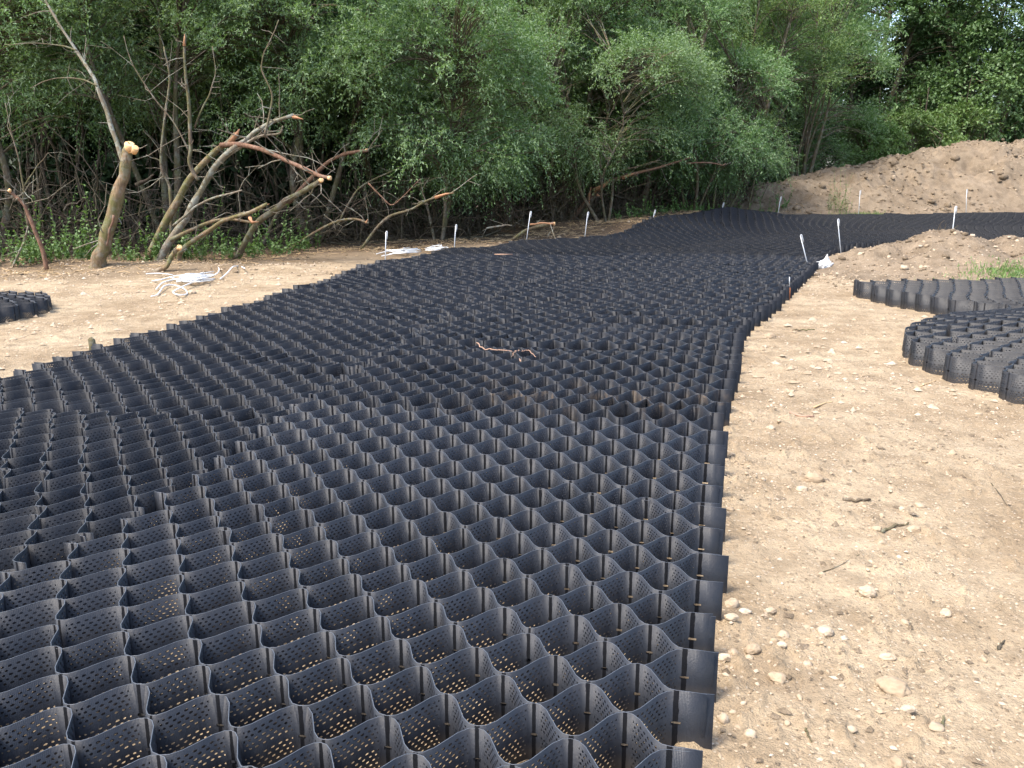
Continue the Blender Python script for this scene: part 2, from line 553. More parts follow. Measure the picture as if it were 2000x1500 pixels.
def mat_mask(x, y):
    """1 where the black mat covers the ground"""
    pts = np.vstack([CR_[::20], CL_[::-20]])
    x = np.asarray(x, float); y = np.asarray(y, float)
    ins = np.zeros(x.shape, bool)
    n = len(pts)
    for i in range(n):
        x1, y1 = pts[i]; x2, y2 = pts[(i + 1) % n]
        c = ((y1 > y) != (y2 > y))
        if not c.any(): continue
        xi = (x2 - x1) * (y - y1) / (y2 - y1 + 1e-12) + x1
        ins ^= c & (x < xi)
    return ins


def ground_z(x, y):
    inm = mat_mask(x, y).astype(float)
    z = land(x, y)
    rel = 0.030 * fbm(x, y, 2.3, 4, 0.55, 5.0) + 0.022 * fbm(x, y, 9.0, 4, 0.6, 2.0)
    clod = np.maximum(fbm(x, y, 15.0, 3, 0.6, 8.0) - 0.07, 0) * 0.11 * sstep(-0.25, 0.2, fbm(x, y, 1.1, 2, 0.5, 31.0) + 0.1)
    z = z + rel * (1 - 0.75 * inm) + clod * (1 - inm) - 0.012 * inm
    return z


# fan-shaped grid: fine close by, coarser with distance
rows = [-1.5]
while rows[-1] < 70:
    y_ = rows[-1]
    rows.append(y_ + (0.010 + 0.0046 * max(y_ + 1.2, 0) if y_ < 10 else 0.062 + 0.0105 * (y_ - 10)))
rows = np.array(rows + [80, 95, 120, 160, 220, 300, 420])
aa = np.concatenate([np.linspace(-1.15, -0.75, 20, endpoint=False), np.linspace(-0.75, 0.045, 130, endpoint=False), np.linspace(0.045, 0.50, 300, endpoint=False), np.linspace(0.50, 1.15, 50)])
GY, GA = np.meshgrid(rows, aa, indexing='ij')
GX = GA * (GY + 5.0) * 0.98
nr, nc = GX.shape
gz = ground_z(GX.ravel(), GY.ravel())
ii = (np.arange(nr - 1)[:, None] * nc + np.arange(nc - 1)[None, :]).ravel()
quads = np.stack([ii, ii + 1, ii + nc + 1, ii + nc], -1)
gx, gy = GX.ravel(), GY.ravel()
# humus and leaf litter under and before the trees
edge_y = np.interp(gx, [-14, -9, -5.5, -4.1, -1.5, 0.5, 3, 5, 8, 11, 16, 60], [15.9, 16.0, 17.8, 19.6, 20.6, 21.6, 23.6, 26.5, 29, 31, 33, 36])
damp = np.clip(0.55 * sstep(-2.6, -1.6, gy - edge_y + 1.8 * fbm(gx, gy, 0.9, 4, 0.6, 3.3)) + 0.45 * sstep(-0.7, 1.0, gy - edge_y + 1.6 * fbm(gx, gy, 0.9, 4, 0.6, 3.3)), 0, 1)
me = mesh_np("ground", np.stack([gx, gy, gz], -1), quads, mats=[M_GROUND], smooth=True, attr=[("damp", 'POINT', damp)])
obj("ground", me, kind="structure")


# spoil heaps
def heap(name, x0, x1, y0, y1, step, hf, label):
    xs = np.arange(x0, x1 + step, step); ys = np.arange(y0, y1 + step, step)
    X, Y = np.meshgrid(xs, ys, indexing='xy')
    Z = hf(X, Y)
    n, m = X.shape
    i = (np.arange(n - 1)[:, None] * m + np.arange(m - 1)[None, :]).ravel()
    q = np.stack([i, i + 1, i + m + 1, i + m], -1)
    V = np.stack([X.ravel(), Y.ravel(), Z.ravel()], -1)
    zq = (Z - land(X, Y)).ravel()[q].max(1)
    q = q[zq > -0.12]
    me = mesh_np(name, V, q, mats=[M_MOUND], smooth=True)
    return obj(name, me, label=label, cat="soil mound")


def far_heap_z(X, Y):
    cx = [4.5, 8.3, 9.0, 10.5, 12.3, 13.6, 15.0, 16.8, 18.2, 19.2, 20.5, 23, 28, 40]
    cz = [0.2, 0.75, 1.0, 1.45, 1.85, 1.9, 2.2, 2.5, 2.9, 2.75, 3.05, 3.2, 3.4, 3.5]
    hx = np.interp(X, cx, cz)
    foot = np.interp(X, [4, 9, 12, 18, 40], [32.0, 30.0, 29.9, 30.8, 31.6])
    crest = np.interp(X, [4, 9, 14, 20, 40], [33.0, 33.3, 35.2, 36.0, 36.5])
    t = (Y - foot) / (crest - foot)
    prof = np.where(t < 1, sstep(-0.12, 1.05, t) ** 0.85, 1 - sstep(1.0, 2.2, t) * 1.1)
    lump = 0.55 * fbm(X, Y, 0.6, 4, 0.55, 1.0) + 0.62 * fbm(X, Y, 1.7, 5, 0.70, 4.0) + 0.20 * np.abs(fbm(X, Y, 3.1, 4, 0.65, 14.0))
    for px_, py_, d_, w_ in ((17.3, 33.4, 0.42, 0.38), (18.2, 35.2, 0.3, 0.45), (14.2, 32.6, 0.25, 0.35), (16.0, 34.0, 0.2, 0.4)):
        lump = lump - d_ * np.exp(-((X - px_) / w_) ** 2 - ((Y - py_) / (0.5 * w_)) ** 2)
    gul = -0.16 * np.maximum(fbm(X * 1.6, Y * 0.5, 1.0, 3, 0.5, 11.0), 0)
    return land(X, Y) - 0.10 + hx * prof + (lump + gul) * np.clip(prof * 1.6, 0, 1) * np.clip(hx, 0.1, 1.0) + 0.1 * prof


heap("soil_mound", 4, 38, 29.2, 42, 0.095, far_heap_z, "long brown spoil heap rising to the right beyond the bend of the black mat")


def near_heap_z(X, Y):
    g = lambda x, y, sx, sy, h: h * np.exp(-((X - x) / sx) ** 2 - ((Y - y) / sy) ** 2)
    z = np.maximum.reduce([g(6.9, 16.5, 1.1, 1.25, 0.46), g(8.0, 16.4, 1.2, 1.5, 0.70), g(9.3, 16.5, 0.9, 1.3, 0.66), g(10.4, 16.2, 1.5, 1.5, 0.62), g(13, 16.2, 2.3, 1.8, 0.8), g(17, 16.5, 3, 2, 0.9)])
    z = z + 0.10 * g(9.2, 14.6, 3.0, 0.9, 1.0)
    lump = 0.24 * fbm(X, Y, 1.5, 4, 0.6, 6.0) + 0.14 * fbm(X, Y, 5.0, 3, 0.62, 2.0)
    return land(X, Y) - 0.05 + z + lump * np.clip(z * 3, 0, 1)


heap("soil_mound", 4.8, 20, 12.8, 20.5, 0.065, near_heap_z, "low brown soil heap between the black track and the separate mat on the right")


def surf_z(x, y):
    z = float(ground_z(np.array([x]), np.array([y]))[0])
    if 4.8 < x < 20 and 12.8 < y < 20.5: z = max(z, float(near_heap_z(np.array([x]), np.array([y]))[0]))
    if x > 4 and 29.2 < y < 42: z = max(z, float(far_heap_z(np.array([x]), np.array([y]))[0]))
    return z


def surf_zv(x, y):
    z = ground_z(x, y)
    m = (x > 4.8) & (x < 20) & (y > 12.8) & (y < 20.5)
    z = np.where(m, np.maximum(z, near_heap_z(x, y)), z)
    m = (x > 4) & (y > 29.2) & (y < 42)
    return np.where(m, np.maximum(z, far_heap_z(x, y)), z)


# ------------------------------------------------------------------ honeycomb mats
CELL_H = 0.172
TAB = 0.09


def strip_geo(Pfun, v, dv, sign, u, ncell, H, zfun, thick, tilt, zoff, phase0, stain, outer=0.0):
    """one wavy strip: its centre line swings half a row to and fro so that it touches its neighbours at the welds"""
    x = u * ncell * 2.0                     # half cells
    n2 = ncell * 2.0
    xw = np.clip(x, 0, n2)
    s = np.cos(np.pi * (xw + phase0))
    sw = 1.05 * s - 0.05 * np.cos(3 * np.pi * (xw + phase0))
    sw = sign * sw
    if outer:                               # a free outermost strip hangs straighter on its open side
        sw = np.where(sw < 0, sw * outer, sw)
    vv = v + 0.5 * dv * 0.975 * sw
    C = Pfun(u, vv)
    t = np.gradient(C, axis=0); t /= np.linalg.norm(t, axis=1, keepdims=True) + 1e-9
    nrm = np.stack([-t[:, 1], t[:, 0]], -1)
    zb = zfun(C[:, 0], C[:, 1])
    h = 0.5 * thick
    lean = tilt
    f = C - nrm * h; b = C + nrm * h
    zt = zb + H + zoff
    n = len(u)
    V = np.concatenate([
        np.column_stack([f, zb - 0.01]), np.column_stack([f + nrm * lean[:, None], zt]),
        np.column_stack([b + nrm * lean[:, None], zt]), np.column_stack([b, zb - 0.01])])
    i = np.arange(n - 1)
    Q = np.concatenate([
        np.stack([i, i + 1, n + i + 1, n + i], -1),
        np.stack([n + i, n + i + 1, 2 * n + i + 1, 2 * n + i], -1),
        np.stack([2 * n + i, 2 * n + i + 1, 3 * n + i + 1, 3 * n + i], -1)])
    Q = np.vstack([Q, [[0, n, 2 * n, 3 * n]], [[n - 1, 4 * n - 1, 3 * n - 1, 2 * n - 1]]])
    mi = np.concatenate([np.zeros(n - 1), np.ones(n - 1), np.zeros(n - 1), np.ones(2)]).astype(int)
    ux = np.clip(x, -0.17, n2 + 0.17) + phase0
    uv = np.concatenate([np.stack([ux, np.zeros(n)], -1), np.stack([ux, np.ones(n)], -1),
                         np.stack([ux, np.ones(n)], -1), np.stack([ux, np.zeros(n)], -1)])
    st = np.tile(stain, 4)
    return V, Q, mi, uv, st


def panel(label, Pfun, v0, v1, dv, width, mat, cell_w, H, zfun, seg, joined=False, group=None, stain_fun=None, thick=0.0023, wild=1.0, phase0=0.0, name="honeycomb_grid", free_front=0.0, tabs=(1.0, 1.0)):
    nstrip = max(4, int(round((v1 - v0) / dv)))
    nstrip += nstrip % 2
    dv = (v1 - v0) / nstrip
    ncell = max(3, round(width / cell_w))
    tab = TAB / width
    u_in = np.linspace(0, 1, int(ncell * seg) + 1)
    u = np.concatenate([[-tab * tabs[0], -tab * 0.4 * tabs[0]], u_in, [1 + tab * 0.4 * tabs[1], 1 + tab * tabs[1]]])
    base = Pfun(np.array([0.5]), np.array([0.5 * (v0 + v1)]))[0]
    zc = float(zfun(base[:1], base[1:2])[0])
    root = empty(name, (base[0], base[1], zc), label, "ground grid", group)
    off = np.array([base[0], base[1], zc])
    acc = []
    r = np.random.default_rng(int(v0 * 100) + int(width * 37) + ncell)
    for j in range(nstrip):
        v = v0 + (j + 0.5) * dv
        sign = 1.0 if j % 2 == 0 else -1.0
        uu = u.copy()
        jit = r.normal(0, 0.12, 2) * tab
        uu[0] += jit[0]; uu[-1] += jit[1]
        q = np.linspace(0, 1, 6)
        zo = np.interp(u, q, r.normal(0, 0.0065 * wild, 6)) + r.normal(0, 0.004 * wild)
        ti = np.interp(u, q, r.normal(0, 0.010 * wild, 6))
        # tabs splay a little
        ti[[0, -1]] += sign * 0.004
        sn = np.zeros(len(u)) if stain_fun is None else stain_fun(u, j)
        g = strip_geo(Pfun, v, dv, sign, uu, ncell, H, zfun, thick, ti, zo, phase0, sn, free_front if j == 0 else 0.0)
        if joined:
            acc.append(g)
        else:
            V, Q, mi, uv, st = g
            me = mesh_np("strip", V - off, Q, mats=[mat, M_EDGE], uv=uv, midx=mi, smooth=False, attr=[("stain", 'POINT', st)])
            obj("strip", me, root)
    if joined:
        Vs = []; Qs = []; n = 0
        for V, Q, mi, uv, st in acc:
            Vs.append(V - off); Qs.append(Q + n); n += len(V)
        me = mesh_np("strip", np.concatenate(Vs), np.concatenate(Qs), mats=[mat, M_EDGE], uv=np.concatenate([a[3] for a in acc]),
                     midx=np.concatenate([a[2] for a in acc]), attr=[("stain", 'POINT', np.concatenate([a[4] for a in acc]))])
        obj("strip", me, root, kind="stuff")
    return root


def pf_right(u, v):
    a = edge(CS_, v); b = edge(CR_, v)
    return a + (b - a) * np.asarray(u)[:, None]


def pf_left(u, v):
    a = edge(CL_, v); b = edge(CS_, v)
    return a + (b - a) * np.asarray(u)[:, None]


def vat(i):
    return SV[0] + np.interp(i, np.arange(len(SV)), SV)


def stain_first(u, j):
    if j > 5: return np.zeros(len(u))
    return np.where((u > 0.35), 0.75 if j in (2, 3) else 0.25, 0.0) * (0.25 + 0.75 * (np.sin(u * 23 + j) > -0.2))


def sagged(x, y):
    return land(x, y)


GR = "honeycomb grid panels of the long track"
#      label, side, station from, to, row pitch, cell width, material, segs per cell, joined
RIGHT = [
    (0.0, 4.0, "clean black honeycomb grid panel nearest the camera, beside the stony path", M_CELL_NEW, 12, False),
    (4.0, 7.1, "dusty honeycomb grid panel with soil-stained front strips and a thin root lying on it", M_CELL_OLD, 10, False),
    (7.1, 9.7, "honeycomb grid panel ending beside the leaning pair of steel stakes and white rag", M_CELL_OLD, 8, False),
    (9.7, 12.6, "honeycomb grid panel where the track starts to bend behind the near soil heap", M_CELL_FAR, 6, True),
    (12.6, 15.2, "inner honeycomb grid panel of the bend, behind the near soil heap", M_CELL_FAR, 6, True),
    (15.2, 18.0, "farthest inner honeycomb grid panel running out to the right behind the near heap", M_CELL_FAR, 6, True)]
LEFT = [
    (0.0, 3.55, "black honeycomb grid panel in the near left corner of the track", M_CELL_OLD, 10, False),
    (3.55, 7.3, "honeycomb grid panel along the sunlit gravel on the left, facing the white cord pile", M_CELL_OLD, 10, False),
    (7.3, 9.6, "honeycomb grid panel at the left edge just before the first upright stake", M_CELL_OLD, 8, False),
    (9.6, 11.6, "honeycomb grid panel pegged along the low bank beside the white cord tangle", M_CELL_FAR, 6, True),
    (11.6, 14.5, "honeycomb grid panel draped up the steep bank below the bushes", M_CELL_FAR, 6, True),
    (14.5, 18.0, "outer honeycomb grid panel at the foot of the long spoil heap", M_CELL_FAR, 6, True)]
for side, lst, pf, phz in (("r", RIGHT, pf_right, 0.0), ("l", LEFT, pf_left, 0.5)):
    for k_, (a, b, lab, mt, seg, joined) in enumerate(lst):
        v0, v1 = vat(a), vat(b)
        w = np.linalg.norm(np.diff(pf(np.array([0.0, 1.0]), np.full(2, 0.5 * (v0 + v1))), axis=0))
        panel(lab, pf, v0, v1 - 0.02, 0.154, w, mt, 0.248, CELL_H, sagged, seg, joined, GR,
              stain_first if (side == "r" and k_ == 1) else None, wild=0.65 if (side == "r" and k_ == 0) else 1.6, phase0=0.0, tabs=(0.3, 1.0) if side == "r" else (1.0, 0.3))

# separate mat on the right: front edge bulges, with one fold
def right_mat(label, front, back, y_dir, dv, H, cw, name, depth_rows):
    """front: polyline of the near edge; rows stack towards back"""
    Fp = smooth_line(front, 8); Bp = smooth_line(back, 8)
    def arc(P):
        d = np.concatenate([[0], np.cumsum(np.linalg.norm(np.diff(P, axis=0), axis=1))]); return d / d[-1], d[-1]
    fa, fl = arc(Fp); ba, bl = arc(Bp)
    def pf(u, v):
        v = np.asarray(v); u = np.asarray(u)
        uc = u
        f = np.stack([np.interp(uc, fa, Fp[:, 0]), np.interp(uc, fa, Fp[:, 1])], -1)
        b = np.stack([np.interp(uc, ba, Bp[:, 0]), np.interp(uc, ba, Bp[:, 1])], -1)
        ext = np.where(u > 1, u - 1, np.where(u < 0, u, 0))[:, None]
        df = (Fp[-1] - Fp[-2]) / np.linalg.norm(Fp[-1] - Fp[-2]); ds = (Fp[1] - Fp[0]) / np.linalg.norm(Fp[1] - Fp[0])
        f = f + ext * fl * np.where(ext > 0, df, ds)
        b = b + ext * fl * np.where(ext > 0, df, ds)
        return f + (b - f) * v[:, None]
    D = np.linalg.norm(Fp.mean(0) - Bp.mean(0))
    root = panel(label, pf, 0.0, 1.0, dv / D, fl, M_CELL_TALL, cw, H, land, 12, False, None, None, thick=0.0028, wild=0.9, name=name, free_front=0.12)
    return root


right_mat("loose black honeycomb mat on the right, its perforated side wall bulging onto the path",
          [(4.80, 12.6), (4.92, 12.1), (5.04, 11.5), (5.10, 10.95), (5.20, 10.5), (5.42, 10.2), (5.62, 10.02), (5.45, 9.86), (5.05, 9.68), (4.6, 9.45), (4.15, 9.05), (3.77, 8.58),
           (3.56, 8.0), (3.55, 7.4), (3.65, 6.8), (3.84, 6.1), (4.15, 5.3), (4.6, 4.6)],
          [(9.0, 13.3), (9.3, 12.5), (9.5, 11.6), (9.7, 10.6), (9.8, 9.6), (9.9, 8.6), (10.0, 7.6), (10.1, 6.6), (10.2, 5.6)], None, 0.155, 0.215, 0.34, "honeycomb_mat", 8)
right_mat("small end of another black honeycomb mat at the left border of the gravel",
          [(-6.15, 11.75), (-5.82, 11.25), (-5.78, 10.75), (-5.95, 10.2), (-6.2, 9.75)],
          [(-8.4, 12.0), (-8.5, 11.4), (-8.55, 10.8), (-8.6, 10.2), (-8.65, 9.6)], None, 0.13, 0.165, 0.30, "honeycomb_mat", 8)

# ------------------------------------------------------------------ trees and bushes
def rand_unit(r, n):
    v = r.normal(size=(n, 3)); return v / np.linalg.norm(v, axis=1, keepdims=True)


def leaves_on(r, P, D, n_leaf, L, Wd, spread=0.9, upbias=1.1):
    """P (t,k,3) twig points; leaves set alternately along them. returns V,Q,rnd"""
    t, k, _ = P.shape
    f = np.linspace(0.12, 1.0, n_leaf)[None, :] + r.uniform(-0.04, 0.04, (t, n_leaf))
    f = np.clip(f, 0, 0.999) * (k - 1)
    i = np.floor(f).astype(int); w = (f - i)[..., None]
    ti = np.arange(t)[:, None]
    pos = P[ti, i] * (1 - w) + P[ti, np.minimum(i + 1, k - 1)] * w
    d = P[ti, np.minimum(i + 1, k - 1)] - P[ti, i]
    d /= np.linalg.norm(d, axis=2, keepdims=True) + 1e-9
    n = t * n_leaf
    pos = pos.reshape(-1, 3); d = d.reshape(-1, 3)
    ax = d * 0.75 + rand_unit(r, n) * spread
    ax[:, 2] -= 0.12
    ax /= np.linalg.norm(ax, axis=1, keepdims=True)
    nr_ = rand_unit(r, n) + np.array([0, 0, upbias])
    sd = np.cross(ax, nr_); sd /= np.linalg.norm(sd, axis=1, keepdims=True) + 1e-9
    up = np.cross(sd, ax)
    l = (L * r.uniform(0.65, 1.25, n))[:, None]; wv = (Wd * r.uniform(0.7, 1.2, n))[:, None]
    b = pos; tip = pos + ax * l - up * l * 0.08
    m = pos + ax * l * 0.45
    le = m + sd * wv * 0.5 + up * wv * 0.18; ri = m - sd * wv * 0.5 + up * wv * 0.18
    V = np.stack([b, ri, tip, le], 1).reshape(-1, 3)
    Q = np.arange(n * 4).reshape(-1, 4)
    return V, Q


def make_tree(seed, height, radius, z_bottom, lobes, clumps, twigs, nleaf, L, Wd, mat_leaf, mat_bark, stems=6, lean=0.25, twig_len=(0.45, 0.95), stem_r=0.09, droop=0.25, dome=0.6, fork=0.28, narrow=0.0):
    r = np.random.default_rng(seed)
    cz = z_bottom + (height - z_bottom) * 0.5
    rz = (height - z_bottom) * 0.5
    # lobes over the crown
    ld = rand_unit(r, lobes)
    ld[:, 2] = r.uniform(-0.85, 1.0, lobes)
    hh_ = np.sqrt(np.maximum(1 - ld[:, 2] ** 2, 0.45 if z_bottom < 1 else 0.12)); ld[:, :2] *= (hh_ / (np.linalg.norm(ld[:, :2], axis=1) + 1e-9))[:, None]
    lc = ld * np.array([radius, radius, rz]) * np.concatenate([np.repeat(r.uniform(0.45, 0.75, (lobes, 1)), 2, 1), r.uniform(0.72, 0.95, (lobes, 1))], 1) + np.array([0, 0, cz])
    taper = 1 - narrow * np.clip((lc[:, 2] - cz) / rz, 0, 1)
    lc[:, :2] *= taper[:, None]
    lr = r.uniform(0.30, 0.47, lobes) * radius
    which = r.integers(0, lobes, clumps)
    cd = rand_unit(r, clumps)
    cd[:, 2] = np.where(cd[:, 2] < -0.45, -cd[:, 2] * 0.6, cd[:, 2])
    cc = lc[which] + cd * (lr[which] * r.uniform(0.75, 1.0, clumps))[:, None] * np.array([1, 1, 0.85])
    cc[:, 2] = np.maximum(cc[:, 2], z_bottom + r.uniform(0, 1.1, clumps))
    # stems
    polys = []; sp = []
    for s in range(stems):
        a = 2 * np.pi * s / stems + r.uniform(-0.5, 0.5)
        out = np.array([math.cos(a), math.sin(a), 0])
        reach = radius * r.uniform(0.25, 0.7)
        top = np.array([0, 0, z_bottom + (height - z_bottom) * r.uniform(0.5, 0.85)]) + out * reach
        b = out * r.uniform(0.03, 0.35) * min(1, stems / 4)
        mid1 = b + (top - b) * fork + out * lean * r.uniform(-0.3, 0.6) + r.normal(0, 0.12, 3) * [1, 1, 0.3]
        mid2 = b + (top - b) * 0.62 + r.normal(0, 0.22, 3)
        P = smooth_line([b - [0, 0, 0.15], mid1, mid2, top], 6)
        R = np.linspace(stem_r * r.uniform(0.7, 1.2), stem_r * 0.22, len(P))
        polys.append((P, R)); sp.append(P[4:])
    skel = np.concatenate(sp)
    tv = tubes(polys, 7)
    # branches from skeleton to clumps
    bp = np.empty((clumps, 5, 3))
    for c in range(clumps):
        dd = np.linalg.norm(skel - cc[c], axis=1) + 0.7 * np.maximum(skel[:, 2] - cc[c, 2] + 0.3, 0)
        a = skel[np.argmin(dd + r.uniform(0, 1.6, len(dd)))]
        e = cc[c]
        t = np.linspace(0, 1, 5)[:, None]
        arc = np.sin(np.pi * t) * np.array([0, 0, 0.12]) * np.linalg.norm(e - a)
        bp[c] = a + (e - a) * t + arc + r.normal(0, 0.05, (5, 3)) * np.sin(np.pi * t)
    bR = np.linspace(1, 0.3, 5)[None, :] * (0.012 + 0.006 * np.linalg.norm(bp[:, -1] - bp[:, 0], axis=1))[:, None]
    bv = tubes_batch(bp, bR, 3)
    # twigs
    n = clumps * twigs
    o = np.repeat(cc, twigs, 0) + r.normal(0, 0.10, (n, 3))
    outd = np.repeat(cc - np.array([0, 0, cz - 0.25 * rz]), twigs, 0)
    outd /= np.linalg.norm(outd, axis=1, keepdims=True) + 1e-9
    d = outd * 0.75 + rand_unit(r, n) * 0.85 + np.array([0, 0, 0.25])
    d /= np.linalg.norm(d, axis=1, keepdims=True)
    ln = r.uniform(twig_len[0], twig_len[1], n)
    t = np.linspace(0, 1, 4)[None, :, None]
    TP = o[:, None, :] + d[:, None, :] * (ln[:, None, None] * t) - np.array([0, 0, 1.0]) * (droop * ln[:, None, None] * t ** 2)
    tw = tubes_batch(TP, np.linspace(0.006, 0.003, 4)[None, :].repeat(n, 0), 3) if n < 4000 else None
    lv, lq = leaves_on(r, TP, d, nleaf, L, Wd)
    # leaf tone: by clump and by leaf
    cl_t = np.repeat(0.55 * r.uniform(0, 1, lobes)[which] + 0.45 * r.uniform(0, 1, clumps), twigs * nleaf)
    rnd = np.clip(0.72 * cl_t + 0.28 * r.uniform(0, 1, len(lq)) + (r.uniform(size=len(lq)) > 0.99) * 0.4, 0, 1)
    wood = join([(tv[0], tv[1], tv[2]), (bv[0], bv[1])])
    m_tr = mesh_np("trunk", wood[0], wood[1], wood[2], mats=[mat_bark], smooth=True)
    m_cr = mesh_np("crown", lv, lq, mats=[mat_leaf], attr=[("rnd", 'FACE', rnd)])
    m_tw = mesh_np("twigs", tw[0], tw[1], mats=[mat_bark]) if tw is not None else None
    return m_tr, m_cr, m_tw


VAR = {
    "dome": make_tree(11, 7.8, 3.5, 0.15, 16, 500, 11, 17, 0.095, 0.032, M_LEAF_WILLOW, M_BARK, 8, 0.5, droop=0.35),
    "dome2": make_tree(12, 8.4, 3.6, 0.15, 16, 500, 11, 17, 0.095, 0.032, M_LEAF_WILLOW, M_BARK, 9, 0.5, droop=0.15, narrow=0.35),
    "high": make_tree(13, 7.6, 3.3, 2.4, 14, 430, 11, 18, 0.080, 0.026, M_LEAF_WILLOW, M_BARK, 3, 0.3, stem_r=0.10, droop=0.3),
    "high2": make_tree(14, 8.6, 3.2, 2.2, 14, 420, 11, 18, 0.082, 0.026, M_LEAF_WILLOW, M_BARK, 3, 0.4, stem_r=0.11, droop=0.3),
    "pale": make_tree(15, 9.2, 3.5, 0.2, 16, 460, 11, 17, 0.095, 0.030, M_LEAF_PALE, M_BARK, 7, 0.4, droop=0.02, narrow=0.5),
    "mid": make_tree(19, 6.8, 3.1, 0.8, 14, 440, 11, 17, 0.085, 0.029, M_LEAF_WILLOW, M_BARK, 3, 0.5, stem_r=0.055, droop=0.35),
    "dark": make_tree(16, 16, 5.2, 1.2, 24, 430, 12, 13, 0.17, 0.10, M_LEAF_DARK, M_BARK, 2, 0.3, (0.7, 1.4), 0.22, 0.2),
    "dark2": make_tree(17, 14, 5.0, 0.6, 24, 400, 12, 13, 0.16, 0.09, M_LEAF_DARK, M_BARK, 3, 0.3, (0.7, 1.4), 0.2, 0.3),
    "shrub": make_tree(18, 3.4, 1.7, 0.2, 10, 130, 10, 14, 0.15, 0.055, M_LEAF_WEED, M_BARK, 5, 0.3, (0.4, 0.8), 0.03, 0.2),
}


def place(var, x, y, s, rz, label, cat="tree", name="willow_bush", group=None, sz=None):
    z = surf_z(x, y) - 0.03
    o = empty(name, (x, y, z), label, cat, group)
    o.rotation_euler = (0, 0, rz)
    o.scale = (s, s, s if sz is None else sz)
    m = VAR[var]
    obj("trunk", m[0], o)
    obj("crown", m[1], o)
    if m[2] is not None: obj("twigs", m[2], o)
    return o


G_F = "willow bushes along the left side of the track"
G_B = "bushes in the shade behind the front row"
G_D = "tall dark trees closing the view"
place("high", -11.6, 20.0, 1.0, 0.3, "willow at the left border, branches reaching over the dark hollow", group=G_F, name="willow_tree")
place("high2", -8.2, 21.4, 1.0, 2.1, "open-stemmed willow behind the sawn leaning trunk", group=G_F, name="willow_tree")
place("high", -5.0, 22.6, 1.0, 4.0, "willow above the splintered fan of grey branches", group=G_F, name="willow_tree")
place("dome", -3.4, 26.0, 1.0, 1.0, "grey-green willow bush behind the one jutting out over the dark hollow", group=G_F)
place("mid", -1.9, 22.7, 1.0, 0.8, "rounded willow bush jutting out farthest over the dark hollow, paler than its neighbours", group=G_F)
place("mid", 2.7, 25.8, 0.95, 2.9, "low willow bush before the two hollows, right of the bush jutting out farthest", group=G_F)
place("mid", 5.9, 29.4, 1.0, 4.2, "low willow bush behind the short stakes on the bank crest", group=G_F)
place("mid", 7.0, 30.8, 0.8, 5.2, "small willow bush at the left toe of the spoil heap, before the slim stems", group=G_F)
place("dome2", 1.4, 27.4, 1.0, 0.2, "full willow bush behind the pair of upright stakes, between two hollows", group=G_F)
place("high2", 4.2, 29.6, 0.98, 5.1, "willow over the torn red-brown branch heap on the bank", group=G_F, name="willow_tree")
place("pale", 8.3, 33.6, 1.05, 2.0, "tall pale willow with thin upright stems at the left end of the spoil heap", group=G_F, name="willow_tree")
place("dome2", 11.6, 37.0, 0.98, 3.7, "rounded willow bush leaning out over the spoil heap crest", group=G_F)
place("dome", 5.2, 33.6, 0.95, 2.6, "low willow bush behind the torn branch heap", group=G_F)

for i, (v, x, y, s, rz) in enumerate([("high2", -14.5, 24, 1.05, 1), ("high", -10.4, 25.5, 1.1, 2), ("high2", -6.6, 26.8, 1.15, 3.3), ("dome", -3.6, 29.6, 1.12, 4.4), ("dome2", -0.4, 31.2, 1.1, 5.2),
                                      ("dome", 3.0, 33.6, 1.15, 0.6), ("pale", 6.2, 38, 1.12, 1.4), ("dome2", 10.6, 42.0, 1.0, 2.2)]):
    lab = ["shaded willow of the second row at the left border", "shaded willow of the second row behind the sawn trunk", "shaded willow of the second row behind the splintered branches",
           "tall willow bush rising behind the lowest-hanging bush", "tall willow bush rising behind the upright stakes", "tall willow bush behind the torn branch heap",
           "pale willow peeping out behind the tall thin-stemmed one", "willow bush just behind the one leaning over the spoil heap"][i]
    place(v, x, y, s, rz, lab, group=G_B, name="willow_bush")
for i, (v, x, y, s, rz) in enumerate([("dark", -21, 33, 1, 0), ("dark2", -15, 31, 1, 1), ("dark", -9.5, 32.5, 1.0, 2), ("dark2", -4, 36, 1.05, 3), ("dark", 1.5, 39, 1, 4), ("dark2", 7, 45, 1.05, 5),
                                      ("dark", 12.5, 47, 1.05, 0.5), ("dark2", 17.5, 46.5, 1.08, 1.5), ("dark", 22.5, 45, 1.05, 2.5), ("dark2", 28, 46, 1.1, 3.5), ("dark", 33, 48, 1.1, 4.5),
                                      ("dark2", 15, 54, 1.2, 5.5), ("dark", 21, 55, 1.2, 0.2), ("dark2", 29, 56, 1.2, 1.2), ("dark", 38, 54, 1.2, 2.2), ("dark2", -27, 40, 1.1, 3.2)]):
    vis = i in (6, 7, 8, 9, 10)
    lab = {6: "dark broadleaf tree in the gap behind the pale willow", 7: "dark broadleaf tree right of the rounded willow bush", 8: "dark broadleaf tree above the middle of the spoil heap",
           9: "dark broadleaf tree above the highest part of the spoil heap", 10: "dark broadleaf tree at the right border"}.get(i, "dark broadleaf tree far back in the wood behind the others")
    place(v, x, y, s, rz, lab, name="broadleaf_tree", group=G_D if vis else "trees far back in the wood")
for i, (x, y, s, rz, lab) in enumerate([(15.2, 38.6, 0.85, 0, "bright green shrub behind the spoil heap beside the rounded willow"), (17.6, 39.4, 1.0, 1, "bright green shrub behind the middle of the spoil heap"),
                                        (20.2, 41.6, 1.25, 2.2, "taller bright green shrub before the dark trees at the right")]):
    place("shrub", x, y, s, rz, lab, cat="shrub", name="leafy_shrub", group="green shrubs behind the spoil heap")


